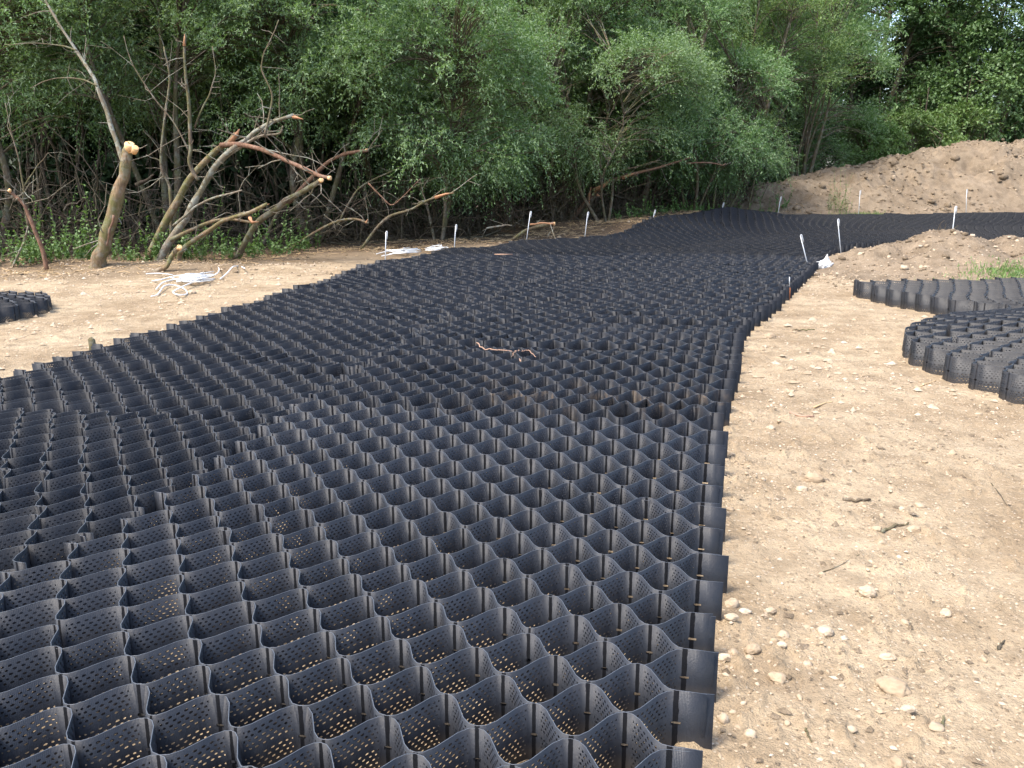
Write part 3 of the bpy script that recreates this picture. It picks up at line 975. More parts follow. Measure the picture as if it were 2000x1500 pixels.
# ------------------------------------------------------------------ traced trunks and broken branches
def wood_thing(name, label, cat, stems, base, mat=M_BARK, cuts=(), extra=(), group=None, sides=8, twiggy=4.5):
    """stems: list of (points world, r0, r1, material or None, part name)"""
    root = empty(name, tuple(base), label, cat, group)
    off = np.asarray(base, float)
    grown = []
    for pts, r0, r1, mt, pn in stems:
        P = smooth_line(pts, 5)
        kn = np.linspace(0, 1, max(6, 2 * len(pts)))
        tt = np.linspace(0, 1, len(P))
        rr = 0.78 * np.linspace(r0, r1, len(P)) * (1 + np.interp(tt, kn, 0.09 * rng.normal(size=len(kn))))
        P = P + np.stack([np.interp(tt, kn, rng.normal(0, 0.30, len(kn)) * (0.25 * r0 + 0.018)) for _ in range(3)], -1)
        if r0 > 0.012: grown.append((P, rr))
        v, q, t = tubes([(P - off, rr)], sides)
        obj(pn, mesh_np(pn, v, q, t, mats=[mt or mat], smooth=True), root)
    tw = []
    for P, rr in grown:
        ln_ = np.linalg.norm(np.diff(P, axis=0), axis=1).sum()
        for _ in range(int(ln_ * twiggy)):
            i = rng.integers(len(P) // 4, len(P)); d0 = rand_unit(rng, 1)[0] * [1, 0.7, 0.8] + [0, -0.1, 0.15]
            l_ = rng.gamma(2.2, 0.2)
            Q_ = P[i] + np.outer(np.linspace(0, 1, 4), d0) * l_ + np.cumsum(rng.normal(0, 0.05 * l_, (4, 3)), 0) * [[0], [1], [1], [1]]
            r_ = min(rr[i] * 0.5, 0.004 + 0.011 * rng.random())
            tw.append((Q_, np.linspace(r_, r_ * 0.5, 4)))
            if rng.random() < 0.5:
                a_ = Q_[2]; d1 = d0 + rand_unit(rng, 1)[0] * 0.9
                tw.append((a_ + np.outer(np.linspace(0, 1, 3), d1) * l_ * 0.5, np.linspace(r_ * 0.6, r_ * 0.35, 3)))
    if tw:
        v, q, t = tubes([(a - off, b) for a, b in tw], 4, False)
        obj("twigs", mesh_np("twigs", v, q, t, mats=[M_BARK_GREY], smooth=True), root, kind="stuff")
    for c, d, r, l in cuts:
        c = np.asarray(c, float); d = np.asarray(d, float); d /= np.linalg.norm(d)
        r = r * 0.80
        v, q, t = tubes([(np.array([c - d * l, c, c + d * 0.004]) - off, np.array([r * 1.03, r * 1.03, r * 0.8]))], 9)
        obj("cut_end", mesh_np("cut_end", v, q, t, mats=[M_WOOD]), root)
    for pts, r0 in extra:   # splinters
        P = np.asarray(pts, float)
        v, q, t = tubes([(P - off, np.linspace(r0, r0 * 0.15, len(P)))], 4)
        obj("splinter", mesh_np("splinter", v, q, t, mats=[M_SPLINT]), root)
    return root


def tr(y, *pp, dy=0.0):
    n = len(pp)
    return [Wp(a, b, y + dy * i / max(1, n - 1)) for i, (a, b) in enumerate(pp)]


def snap(pts, sink=0.08):
    pts = [np.array(p) for p in pts]
    pts[0][2] = surf_z(pts[0][0], pts[0][1]) - sink
    return pts


Y1 = 16.3
tb = snap(tr(Y1, (186, 527), (198, 500), (215, 450), (228, 400), (240, 350), (248, 310), (258, 282)), 0.1)
R_ = wood_thing("sawn_tree", "leaning mossy trunk sawn off with a bright orange cut, beside the gravel", "tree trunk",
                [(tb, 0.185, 0.10, M_BARK_MOSS, "trunk"),
                 (tr(Y1, (243, 330), (236, 300), (215, 240), (195, 180), (182, 150), (160, 115), (125, 60), (85, -5), (70, -60), dy=0.8), 0.062, 0.022, M_BARK_GREY, "side_stem"),
                 (tr(Y1, (190, 168), (160, 155), (110, 152), (60, 172), dy=0.3), 0.02, 0.008, M_BARK, "twig"),
                 (tr(Y1, (150, 98), (120, 90), (60, 84), (10, 88), dy=0.3), 0.018, 0.007, M_BARK, "twig"),
                 (tr(Y1 - .1, (222, 420), (214, 452), (208, 480)), 0.03, 0.02, M_BARK_RED, "bark_strip")],
                tb[0], cuts=[(Wp(253, 281, Y1 - 0.06), (0.32, -0.55, 0.9), 0.105, 0.14), (Wp(265, 288, Y1 - 0.08), (0.6, -0.5, 0.7), 0.075, 0.12)])

Y2 = 17.6
b2 = snap(tr(Y2, (300, 505), (345, 450), (380, 390), (418, 330), (455, 290), (492, 264), (530, 240), (575, 228)), 0.1)
wood_thing("broken_willow", "grey lichened willow fanning out in splintered branches above the weeds", "broken tree",
           [(b2, 0.10, 0.04, M_BARK_GREY, "trunk"),
            (snap(tr(Y2 + .3, (280, 500), (330, 420), (375, 345), (420, 298), (450, 276), (462, 262))), 0.10, 0.065, M_BARK_MOSS, "branch"),
            (tr(Y2 + .2, (432, 284), (470, 284), (520, 296), (575, 320), (620, 342), (645, 348), dy=-1.2), 0.06, 0.045, M_BARK_RED, "branch"),
            (tr(Y2 + .1, (418, 330), (450, 300), (485, 278), (515, 265), (545, 262), (553, 245), dy=-.3), 0.045, 0.022, M_BARK_GREY, "branch"),
            (tr(Y2 - .2, (388, 352), (372, 325), (373, 285), (368, 200), (362, 140), (360, 70)), 0.05, 0.03, M_BARK, "branch"),
            (tr(Y2 - .3, (518, 268), (525, 230), (530, 180), (510, 130), (525, 85), (545, 40)), 0.03, 0.014, M_BARK, "branch"),
            (snap(tr(Y2 + .5, (330, 470), (336, 400), (330, 360), (316, 330), (315, 280), (330, 160), (320, 90))), 0.05, 0.02, M_BARK, "branch"),
            (tr(Y2 - .2, (340, 440), (370, 415), (400, 392), (440, 380), (473, 372), dy=-.6), 0.035, 0.017, M_BARK_GREY, "branch"),
            (tr(Y2 - .1, (372, 300), (340, 240), (300, 190), (262, 130), (240, 70)), 0.024, 0.01, M_BARK, "twig"),
            (tr(Y2 - .1, (380, 250), (400, 200), (420, 150), (415, 90)), 0.022, 0.01, M_BARK, "twig"),
            (tr(Y2 - .4, (520, 292), (560, 300), (610, 312), (640, 330)), 0.016, 0.007, M_BARK_GREY, "twig")],
           b2[0], cuts=[(Wp(646, 348, Y2 - 1.02), (1, -0.5, -0.1), 0.047, 0.05), (Wp(574, 226, Y2), (1, -0.3, 0.1), 0.04, 0.05)],
           extra=[([Wp(450, 280, Y2 + .25), Wp(462, 262, Y2 + .2), Wp(468, 252, Y2 + .2)], 0.07), ([Wp(572, 228, Y2), Wp(592, 233, Y2 - .1)], 0.04), ([Wp(360, 90, Y2 - .2), Wp(361, 66, Y2 - .2)], 0.03)])

Y3 = 17.0
b3 = snap(tr(Y3, (345, 510), (356, 490), (400, 455), (440, 430), (480, 418), (522, 400), dy=-.5), 0.05)
wood_thing("broken_branch", "mossy branch rising from the weeds with a snapped tip, below the broken willow", "branch",
           [(b3, 0.06, 0.035, M_BARK_MOSS, "branch"),
            (tr(Y3 + .3, (330, 470), (390, 440), (440, 428), (500, 436), dy=.3), 0.05, 0.03, M_BARK_MOSS, "branch")],
           b3[0], extra=[([Wp(480, 418, Y3 - .4), Wp(500, 410, Y3 - .4), Wp(526, 398, Y3 - .5)], 0.035), ([Wp(488, 425, Y3 - .4), Wp(492, 434, Y3 - .45), Wp(505, 433, Y3 - .45)], 0.045)])
b4 = snap(tr(18.6, (455, 480), (500, 440), (550, 400), (600, 370), (632, 350), dy=-1.0), 0.05)
wood_thing("fallen_limb", "thick bare limb slanting up to a sawn end under the red-brown branch", "branch",
           [(b4, 0.085, 0.055, M_BARK, "limb"), (tr(18.2, (590, 372), (620, 352), (632, 352)), 0.03, 0.03, M_BARK, "twig")], b4[0],
           cuts=[(Wp(628, 351, 17.55), (0.4, -0.8, 0.3), 0.055, 0.06)])
b5 = snap(tr(15.9, (300, 522), (325, 520), (335, 500), (350, 482)), 0.02)
wood_thing("stub", "short mossy stub with a fresh cut end beside the white cord pile", "branch",
           [(b5, 0.055, 0.055, M_BARK_MOSS, "limb")], b5[0], cuts=[(Wp(351, 482, 15.85), (0.5, -0.6, 0.6), 0.055, 0.05)])
b6 = snap(tr(16.2, (92, 528), (80, 480), (62, 435), (45, 400), (32, 385), (18, 372)), 0.05)
wood_thing("thin_stem", "thin crooked stem cut off at the top near the left border", "branch",
           [(b6, 0.05, 0.035, M_BARK_RED, "stem"), (tr(16.3, (56, 440), (50, 410), (45, 380), (45, 360), (38, 320), (20, 250), (10, 200)), 0.028, 0.012, M_BARK, "twig"),
            (tr(16.3, (46, 365), (70, 330), (95, 300)), 0.016, 0.007, M_BARK, "twig"), (snap(tr(16.4, (20, 525), (45, 480), (57, 440))), 0.025, 0.02, M_BARK_GREY, "twig")], b6[0],
           cuts=[(Wp(17, 371, 16.15), (-0.5, -0.6, 0.5), 0.036, 0.04)])
b7 = snap(tr(20.6, (560, 470), (640, 440), (690, 428), (720, 436), dy=-.4), 0.0)
wood_thing("fallen_limb", "long fallen limb curving up to a torn reddish tip before the dark hollow", "branch",
           [(snap(tr(20.4, (700, 437), (750, 430), (800, 410), (840, 390), (880, 378), dy=-.8), 0.0), 0.042, 0.03, M_BARK, "limb"),
            (b7, 0.036, 0.034, M_BARK_MOSS, "limb"),
            (tr(20.2, (720, 358), (745, 385), (765, 400), (790, 380), (820, 350)), 0.025, 0.012, M_BARK_RED, "twig")], b7[0],
           extra=[([Wp(850, 386, 19.7), Wp(870, 379, 19.6), Wp(887, 377, 19.6)], 0.04), ([Wp(715, 436, 20.2), Wp(718, 428, 20.2)], 0.03)])
b8 = snap(tr(21.0, (560, 400), (610, 345), (650, 310), (690, 297), (718, 293), dy=-.6), 0.6)
b8[0] = Wp(560, 400, 21.0)
wood_thing("dead_limb", "dead limb with a torn orange end sticking out left of the low-hanging bush", "branch",
           [(b8, 0.06, 0.045, M_BARK_RED, "limb"), (tr(20.8, (660, 440), (690, 380), (730, 350), (770, 332)), 0.03, 0.018, M_BARK, "twig"),
            (snap(tr(21.2, (505, 440), (540, 420), (560, 400))), 0.05, 0.05, M_BARK, "limb")],
           b8[0], cuts=[(Wp(718, 293, 20.4), (1, -0.3, 0), 0.04, 0.05)])
Y9 = 26.6
b9 = snap(tr(Y9, (1110, 420), (1150, 390), (1190, 355), (1250, 335), (1300, 323), (1350, 307), dy=-.4), 0.1)
wood_thing("torn_branch", "torn reddish branch heap lying against the bushes above the bank", "branch",
           [(b9, 0.10, 0.03, M_BARK_RED, "limb"),
            (snap(tr(Y9 - .1, (1130, 412), (1165, 378), (1185, 352), (1205, 320), (1225, 295))), 0.09, 0.025, M_BARK, "limb"),
            (tr(Y9 - .3, (1160, 372), (1200, 340), (1240, 326), (1290, 312)), 0.04, 0.02, M_BARK, "limb"),
            (tr(Y9 - .4, (1340, 318), (1380, 318), (1408, 322), (1418, 320)), 0.03, 0.02, M_BARK_RED, "limb"),
            (tr(Y9 + .5, (1090, 380), (1130, 340), (1160, 305), (1185, 260), (1195, 230)), 0.08, 0.05, M_BARK, "limb")], b9[0],
           extra=[([Wp(1160, 372, Y9 - .3), Wp(1180, 362, Y9 - .4), Wp(1192, 350, Y9 - .4)], 0.09), ([Wp(1150, 385, Y9 - .3), Wp(1155, 365, Y9 - .3)], 0.05),
                  ([Wp(1165, 380, Y9 - .4), Wp(1178, 388, Y9 - .4)], 0.05), ([Wp(1215, 348, Y9 - .3), Wp(1240, 338, Y9 - .35)], 0.06), ([Wp(1150, 400, Y9 - .3), Wp(1152, 380, Y9 - .35)], 0.04)])
b10 = snap(tr(21.6, (1000, 452), (1030, 448), (1060, 440), (1082, 437)), -0.04)
wood_thing("cut_log", "short split branch pieces with orange ends lying behind the upright stake", "branch",
           [(b10, 0.05, 0.06, M_BARK, "limb"), (tr(21.7, (950, 446), (985, 440), (1000, 440)), 0.03, 0.02, M_BARK_GREY, "limb"),
            (tr(21.4, (1035, 438), (1060, 436), (1082, 437)), 0.025, 0.03, M_SPLINT, "limb")], b10[0], cuts=[(Wp(1084, 437, 21.5), (1, -.3, 0), 0.05, 0.04)])
# slim upright stems in front of the pale willow
for k_, (pp, r0, lab) in enumerate([([(1392, 398), (1402, 345), (1412, 290), (1418, 215), (1430, 150), (1450, 80)], 0.055, "thin pale upright stem, thickest of those left of the spoil heap"),
                                    ([(1412, 395), (1415, 340), (1410, 300), (1418, 250)], 0.035, "thin upright stem with a torn knot close to the thickest one"),
                                    ([(1460, 385), (1475, 345), (1495, 300), (1510, 260), (1540, 200)], 0.035, "thin stem slanting right at the left foot of the spoil heap")]):
    P = snap(tr(29.5 + 0.6 * k_, *pp))
    wood_thing("upright_stem", lab, "stem", [(P, r0, r0 * 0.45, M_BARK, "stem")], P[0], group="slim stems beside the spoil heap")

# brushwood: dead tangle in the hollows
def brush(n, seed):
    r = np.random.default_rng(seed)
    x = r.uniform(-13, 9, n)
    fy = np.interp(x, [-14, -9, -5.5, -2, 0.5, 3, 5, 9], [17.0, 17.4, 19.2, 21.4, 23.0, 25, 28, 31])
    y = fy + 1.5 + r.gamma(1.8, 1.1, n)
    z = land(x, y)
    hgt = r.uniform(0.0, 1.0, n) * np.interp(x, [-13, -5, -3, 3, 5, 9], [2.6, 2.3, 1.1, 1.1, 1.9, 1.7]) * (r.random(n) < 0.7)
    p0 = np.stack([x, y, z + hgt * r.random(n)], -1)
    d = rand_unit(r, n) * np.array([1, 0.6, 0.8]) + np.array([0, 0, 0.25])
    up = r.random(n) < 0.14
    d[up] = rand_unit(r, up.sum()) * 0.35 + np.array([0, 0, 1.0])
    d /= np.linalg.norm(d, axis=1, keepdims=True)
    ln = r.gamma(3.0, 0.36, n)
    k = 6
    t = np.linspace(0, 1, k)[None, :, None]
    bend = rand_unit(r, n)[:, None, :] * (ln[:, None, None] * 0.28 * t ** 2)
    P = p0[:, None, :] + d[:, None, :] * ln[:, None, None] * t + bend + r.normal(0, 0.025, (n, k, 3))
    P[:, :, 2] = np.maximum(P[:, :, 2], z[:, None] + 0.02)
    R = np.linspace(1, 0.35, k)[None, :] * (0.005 + r.gamma(1.2, 0.006, n))[:, None]
    return tubes_batch(P, R, 4)


bv_, bq_ = brush(3600, 21)
obj("brushwood", mesh_np("brushwood", bv_, bq_, mats=[M_TWIG], smooth=True), label="tangle of dead grey-brown twigs in the dark hollow under the bushes", cat="brushwood", kind="stuff")


# shaded thicket that closes the hollows at the back
def thicket(n, seed):
    r = np.random.default_rng(seed)
    x = r.uniform(-21, 15, n)
    y0 = np.interp(x, [-26, -14, -9, -5.5, -2, 0.5, 3, 5, 9, 13, 30], [24, 23.0, 23.6, 25.2, 27.4, 29.4, 31, 34, 38, 42, 44])
    y = y0 + r.gamma(2.0, 1.3, n)
    top = 6.4 + 1.8 * fbm(x, y, 0.35, 3)
    z = surf_zv(x, y) + top * r.random(n) ** 0.9
    P = np.stack([x, y, z], -1)[:, None, :] + rand_unit(r, n)[:, None, :] * 0.6 * np.linspace(0, 1, 3)[None, :, None]
    V, Q = leaves_on(r, P, None, 9, 0.34, 0.17, 1.2, 0.2)
    # slim stems
    m = 260
    sx = r.uniform(-26, 30, m); sy = np.interp(sx, [-26, -14, -9, -5.5, -2, 0.5, 3, 5, 9, 13, 30], [23, 21.0, 21.6, 23.2, 25.4, 27.4, 29, 32, 36, 41, 43]) + r.gamma(2, 1.2, m)
    b = np.stack([sx, sy, surf_zv(sx, sy) - 0.1], -1)
    tp = b + np.stack([r.normal(0, 0.9, m), r.normal(0, 0.5, m), r.uniform(3.5, 6, m)], -1)
    t = np.linspace(0, 1, 6)[None, :, None]
    S = b[:, None] + (tp - b)[:, None] * t + r.normal(0, 0.06, (m, 6, 3))
    sv = tubes_batch(S, np.linspace(1, .5, 6)[None, :] * r.uniform(0.02, 0.06, m)[:, None], 5)
    nL = len(Q)
    v, q, _ = join([(V, Q), sv])
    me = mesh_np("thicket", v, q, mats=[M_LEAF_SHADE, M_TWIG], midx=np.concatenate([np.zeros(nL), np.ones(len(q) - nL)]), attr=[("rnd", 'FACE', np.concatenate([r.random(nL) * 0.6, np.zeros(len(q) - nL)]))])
    obj("thicket", me, label="dark shaded thicket closing the hollows behind the willow bushes", cat="thicket", kind="stuff")


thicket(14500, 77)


# weeds at the edge of the wood
def weeds(n, seed, xr, yfun, h, L, Wd, spread=1.0):
    r = np.random.default_rng(seed)
    x = r.uniform(xr[0], xr[1], n); y = yfun(x, r)
    keep = fbm(x, y, 0.9, 3, 0.5, 5.0) + r.uniform(-0.22, 0.22, n) > 0
    x, y = x[keep], y[keep]; n = len(x)
    z = surf_zv(x, y)
    hh = h * (0.3 + r.gamma(1.5, 0.45, n))
    d = rand_unit(r, n) * 0.35 + np.array([0, 0, 1.0]); d /= np.linalg.norm(d, axis=1, keepdims=True)
    t = np.linspace(0, 1, 4)[None, :, None]
    P = np.stack([x, y, z], -1)[:, None, :] + d[:, None, :] * hh[:, None, None] * t + r.normal(0, 0.02, (n, 4, 3))
    V, Q = leaves_on(r, P, d, 16, L, Wd, 1.3, 1.5)
    tv = tubes_batch(P, np.linspace(0.005, 0.003, 4)[None, :].repeat(n, 0), 3)
    rnd = np.concatenate([np.repeat(r.uniform(0, 1, n), 16) * 0.6 + r.uniform(0, 0.4, len(Q)), np.full(len(tv[1]), 0.2)])
    v, q, _ = join([(V, Q), tv])
    return mesh_np("weeds", v, q, mats=[M_LEAF_WEED], attr=[("rnd", 'FACE', rnd)])


edge_line = lambda x: np.interp(x, [-14, -9, -5.5, -4.1, -1.5, 0.5, 3, 5, 8, 11], [16.2, 16.5, 18.6, 21.0, 22.4, 23.6, 25.6, 27.6, 30, 32])
obj("weeds", weeds(520, 31, (-11, -4.6), lambda x, r: edge_line(x) + r.gamma(1.2, 0.5, len(x)) - 0.1, 0.5, 0.075, 0.045), label="bright green leafy weeds at the foot of the sawn trunk and broken willow", cat="weeds", kind="stuff")
obj("weeds", weeds(200, 32, (2.6, 9.5), lambda x, r: edge_line(x) + r.gamma(1.2, 0.5, len(x)) - 0.1, 0.32, 0.075, 0.04), label="green weeds on the bank below the torn branch heap", cat="weeds", kind="stuff")
c_ = Wp(1635, 405, 30.6)
obj("weeds", weeds(130, 33, (c_[0] - 0.45, c_[0] + 0.45), lambda x, r: c_[1] + r.normal(0, 0.2, len(x)), 0.75, 0.075, 0.02), label="single spindly weed clump growing on the front of the long spoil heap", cat="weeds", kind="stuff")
def grass_patch(cx, cy, rx, ry, n, h, seed, label):
    r = np.random.default_rng(seed)
    x = cx + r.normal(0, rx, n); y = cy + r.normal(0, ry, n)
    z = surf_zv(x, y) - 0.005
    d = rand_unit(r, n) * 0.6 + np.array([0, 0, 1.0]); d /= np.linalg.norm(d, axis=1, keepdims=True)
    sd = np.cross(d, rand_unit(r, n)); sd /= np.linalg.norm(sd, axis=1, keepdims=True)
    l = (h * r.uniform(0.5, 1.3, n))[:, None]
    b = np.stack([x, y, z], -1)
    V = np.stack([b - sd * 0.008, b + sd * 0.008, b + d * l + sd * 0.003, b + d * l - sd * 0.003], 1).reshape(-1, 3)
    obj("grass_patch", mesh_np("grass_patch", V, np.arange(n * 4).reshape(-1, 4), mats=[M_LEAF_WEED], attr=[("rnd", 'FACE', 0.5 + 0.5 * r.random(n))]), label=label, cat="grass", kind="stuff")
c_ = Wp(1700, 415, 30.2)
grass_patch(c_[0], 30.1, 0.6, 0.14, 1200, 0.10, 41, "bright green grass patch at the foot of the long spoil heap")
c_ = Gp(1975, 538, 0.12)
grass_patch(c_[0] + 0.2, c_[1], 0.45, 0.3, 1800, 0.06, 42, "bright green grass patch behind the separate mat on the right")

# leaf litter and dry stalks on the brown strip
def litter(n, seed):
    r = np.random.default_rng(seed)
    x = r.uniform(-10, 10, n); y = edge_line(x) + r.normal(-0.5, 0.9, n)
    z = surf_zv(x, y) + 0.015
    a = r.uniform(0, 2 * np.pi, n); ln = r.gamma(2, 0.09, n)
    d = np.stack([np.cos(a), np.sin(a), r.normal(0, 0.12, n)], -1)
    t = np.linspace(-.5, .5, 4)[None, :, None]
    P = np.stack([x, y, z], -1)[:, None, :] + d[:, None, :] * ln[:, None, None] * t + r.normal(0, 0.01, (n, 4, 3))
    return tubes_batch(P, np.full((n, 4), 0.006) * r.uniform(0.5, 1.4, n)[:, None], 3)


keepm = litter(2200, 51)
obj("twig_litter", mesh_np("twig_litter", keepm[0], keepm[1], mats=[M_STRAW]), label="dry twig and straw litter along the edge of the wood", cat="litter", kind="stuff")


# ------------------------------------------------------------------ stones
ICO_T = (1 + 5 ** 0.5) / 2
_iv = np.array([(-1, ICO_T, 0), (1, ICO_T, 0), (-1, -ICO_T, 0), (1, -ICO_T, 0), (0, -1, ICO_T), (0, 1, ICO_T), (0, -1, -ICO_T), (0, 1, -ICO_T), (ICO_T, 0, -1), (ICO_T, 0, 1), (-ICO_T, 0, -1), (-ICO_T, 0, 1)], float)
_iv /= np.linalg.norm(_iv[0])
_if = np.array([(0, 11, 5), (0, 5, 1), (0, 1, 7), (0, 7, 10), (0, 10, 11), (1, 5, 9), (5, 11, 4), (11, 10, 2), (10, 7, 6), (7, 1, 8), (3, 9, 4), (3, 4, 2), (3, 2, 6), (3, 6, 8), (3, 8, 9), (4, 9, 5), (2, 4, 11), (6, 2, 10), (8, 6, 7), (9, 8, 1)])


def subdiv(v, f):
    cache = {}; v = [tuple(p) for p in v]; nf = []
    def mid(a, b):
        k = (min(a, b), max(a, b))
        if k not in cache:
            m = (np.array(v[a]) + np.array(v[b])); m /= np.linalg.norm(m); v.append(tuple(m)); cache[k] = len(v) - 1
        return cache[k]
    for a, b, c in f:
        ab, bc, ca = mid(a, b), mid(b, c), mid(c, a)
        nf += [(a, ab, ca), (b, bc, ab), (c, ca, bc), (ab, bc, ca)]
    return np.array(v), np.array(nf)


IV1, IF1 = subdiv(_iv, _if)
OV = np.array([(1, 0, 0), (-1, 0, 0), (0, 1, 0), (0, -1, 0), (0, 0, 1), (0, 0, -1)], float)
OF = np.array([(0, 2, 4), (2, 1, 4), (1, 3, 4), (3, 0, 4)])
IV2, IF2 = subdiv(IV1, IF1)
IV3, IF3 = subdiv(IV2, IF2)


def gravel(n, seed, xf, yf, smin, smax, dens, hv=IV1, hf=IF1, zf=surf_zv, power=2.6, sink=0.25):
    r = np.random.default_rng(seed)
    x = xf(r, n); y = yf(r, n)
    k = dens(x, y, r) & ~mat_mask(x, y)
    x, y = x[k], y[k]; n = len(x)
    z = zf(x, y)
    s = smin * (1 - r.random(n)) ** (-1 / power)
    s = np.minimum(s, smax)
    sh = r.uniform(0.55, 1.4, (n, 3)) * np.array([1, 1, 0.62])
    a = r.uniform(0, 2 * np.pi, n); ca, sa = np.cos(a), np.sin(a)
    base = hv[None] * (1 + r.normal(0, 0.17, (n, len(hv), 1))) * sh[:, None, :] * s[:, None, None]
    X = base[..., 0] * ca[:, None] - base[..., 1] * sa[:, None]
    Y = base[..., 0] * sa[:, None] + base[..., 1] * ca[:, None]
    V = np.stack([X + x[:, None], Y + y[:, None], base[..., 2] + (z + s * (0.4 - sink))[:, None]], -1).reshape(-1, 3)
    Fc = (hf[None] + (np.arange(n) * len(hv))[:, None, None]).reshape(-1, 3)
    rnd = np.repeat(r.random(n), len(hf))
    return V, Fc, rnd


def patchy(th, f=0.9, off=0.0):
    return lambda x, y, r: fbm(x, y, f, 3, 0.55, off) + r.uniform(-0.25, 0.25, len(x)) > th


parts = []
# close right strip: fine gravel on large density
parts.append(gravel(2600, 61, lambda r, n: r.uniform(0.3, 4.2, n), lambda r, n: 1.4 + 6.5 * r.random(n) ** 1.3, 0.0055, 0.022, patchy(-0.02, 1.3), IV1, IF1))
parts.append(gravel(30000, 62, lambda r, n: r.uniform(0.3, 4.2, n), lambda r, n: 1.4 + 6.0 * r.random(n) ** 1.2, 0.0032, 0.012, patchy(-0.05, 1.7, 4), OV, OF))
parts.append(gravel(9000, 63, lambda r, n: r.uniform(1.2, 9.0, n), lambda r, n: r.uniform(6.0, 16.0, n), 0.010, 0.045, patchy(-0.05, 0.7, 2), OV, OF))
parts.append(gravel(10000, 64, lambda r, n: r.uniform(-11, -2.5, n), lambda r, n: r.uniform(6.0, 18.0, n), 0.011, 0.04, patchy(-0.08, 0.7, 7), OV, OF))
parts.append(gravel(1500, 65, lambda r, n: r.uniform(5.2, 14, n), lambda r, n: r.uniform(13.4, 17.5, n), 0.012, 0.06, patchy(-0.1, 0.7, 7), _iv, _if))
parts.append(gravel(1400, 66, lambda r, n: r.uniform(8, 26, n), lambda r, n: r.uniform(30, 36.5, n), 0.02, 0.09, patchy(0.0, 0.6, 9), _iv, _if))
parts.append(gravel(900, 67, lambda r, n: r.uniform(-3, 9, n), lambda r, n: r.uniform(17, 29, n), 0.014, 0.05, patchy(0.0, 0.6, 9), _iv, _if))
vs_ = []; fs_ = []; rs_ = []; n_ = 0
for v, f, r_ in parts:
    vs_.append(v); fs_.append(f + n_); rs_.append(r_); n_ += len(v)
obj("gravel", mesh_np("gravel", np.concatenate(vs_), None, np.concatenate(fs_), mats=[M_STONE], smooth=True, attr=[("rnd", 'FACE', np.concatenate(rs_))]), label="loose pale gravel strewn over the bare soil", cat="gravel", kind="stuff")

# earth crumbs of the soil's own colour
parts = [gravel(12000, 71, lambda r, n: r.uniform(0.3, 4.0, n), lambda r, n: 1.4 + 6.0 * r.random(n) ** 1.3, 0.004, 0.022, patchy(0.0, 1.1, 12), OV, OF),
         gravel(2500, 72, lambda r, n: r.uniform(5, 12, n), lambda r, n: r.uniform(13.2, 18, n), 0.015, 0.07, patchy(0.0, 1.1, 12), _iv, _if),
         gravel(4500, 73, lambda r, n: r.uniform(6, 26, n), lambda r, n: r.uniform(30, 36.5, n), 0.026, 0.16, patchy(-0.08, 0.8, 3), _iv, _if),
         gravel(1500, 74, lambda r, n: r.uniform(-10, 3, n), lambda r, n: edge_line(r.uniform(-10, 3, n)) + r.normal(-0.8, 0.6, n), 0.012, 0.05, patchy(-0.3, 0.8, 3), _iv, _if)]
vs_ = []; fs_ = []; n_ = 0
for v, f, r_ in parts:
    vs_.append(v); fs_.append(f + n_); n_ += len(v)
obj("soil_crumbs", mesh_np("soil_crumbs", np.concatenate(vs_), None, np.concatenate(fs_), mats=[M_MOUND], smooth=False), label="crumbs and clods of brown earth", cat="soil", kind="stuff")

# single stones: px, py, width px, height px, turn, label
STONES = [
    (1745, 1340, 58, 38, -0.45, "largest pale oval stone, alone on bare soil at the lower right"),
    (1693, 1155, 30, 26, 0.1, "round pale stone half sunk in the soil, alone in the middle of the path"),
    (1612, 1232, 28, 22, 0.0, "brown-grey round stone just below the sunken round one"),
    (1431, 1177, 34, 20, 0.9, "long curved pale stone lying close against the black tabs"),
    (1530, 1238, 22, 18, 0.9, "bright white upright pebble at the top of the pebble cluster"),
    (1526, 1267, 17, 14, 0.0, "round pebble at the right of the pebble cluster"),
    (1470, 1269, 30, 20, 0.1, "wide oval pebble in the middle of the pebble cluster"),
    (1518, 1317, 32, 24, -0.6, "rough lump of stone below the pebble cluster"),
    (1427, 1218, 26, 14, 0.1, "flat oval stone near the black tabs above the pebble cluster"),
    (1455, 1195, 22, 14, -0.3, "pale stone on the upper left of the pebble cluster"),
    (1503, 1196, 22, 12, 0.1, "flat pale stone beside the upper edge of the pebble cluster"),
    (1432, 1274, 20, 16, 0.5, "round pebble by the black tabs at the left of the cluster"),
    (1463, 1284, 14, 12, 0.0, "small round pebble under the wide oval one"),
    (1415, 1282, 26, 16, 0.1, "broad stone touching the black tabs beside the cluster"),
    (1847, 1193, 20, 20, -0.8, "flat pale pointed stone on smooth soil at the right"),
    (1733, 1285, 30, 12, -0.2, "slim pale stone above the largest oval stone"),
    (1770, 1400, 26, 12, 0.0, "small flat stone below the largest oval stone"),
    (1753, 1492, 26, 30, 0.2, "pale stone cut by the bottom border of the picture"),
    (1565, 952, 22, 16, 0.0, "round stone left in the upper pebble patch"),
    (1590, 934, 36, 14, -0.1, "long pale stone of the upper pebble patch"),
    (1505, 838, 16, 12, 0.0, "small round stone by the track edge at mid distance"),
    (1503, 655, 26, 14, 0.2, "round stone close to the tabs of the far track edge"),
    (1712, 1032, 18, 14, 0.1, "white stone among dark twigs in the middle of the path"),
    (1785, 1032, 26, 14, 0.0, "pale stone right of the dark twigs in the middle of the path"),
    (1605, 1115, 14, 10, 0.0, "small white square stone in the middle of the path"),
    (375, 570, 16, 14, 0.0, "round pale stone at the right end of the white cord pile"),
]


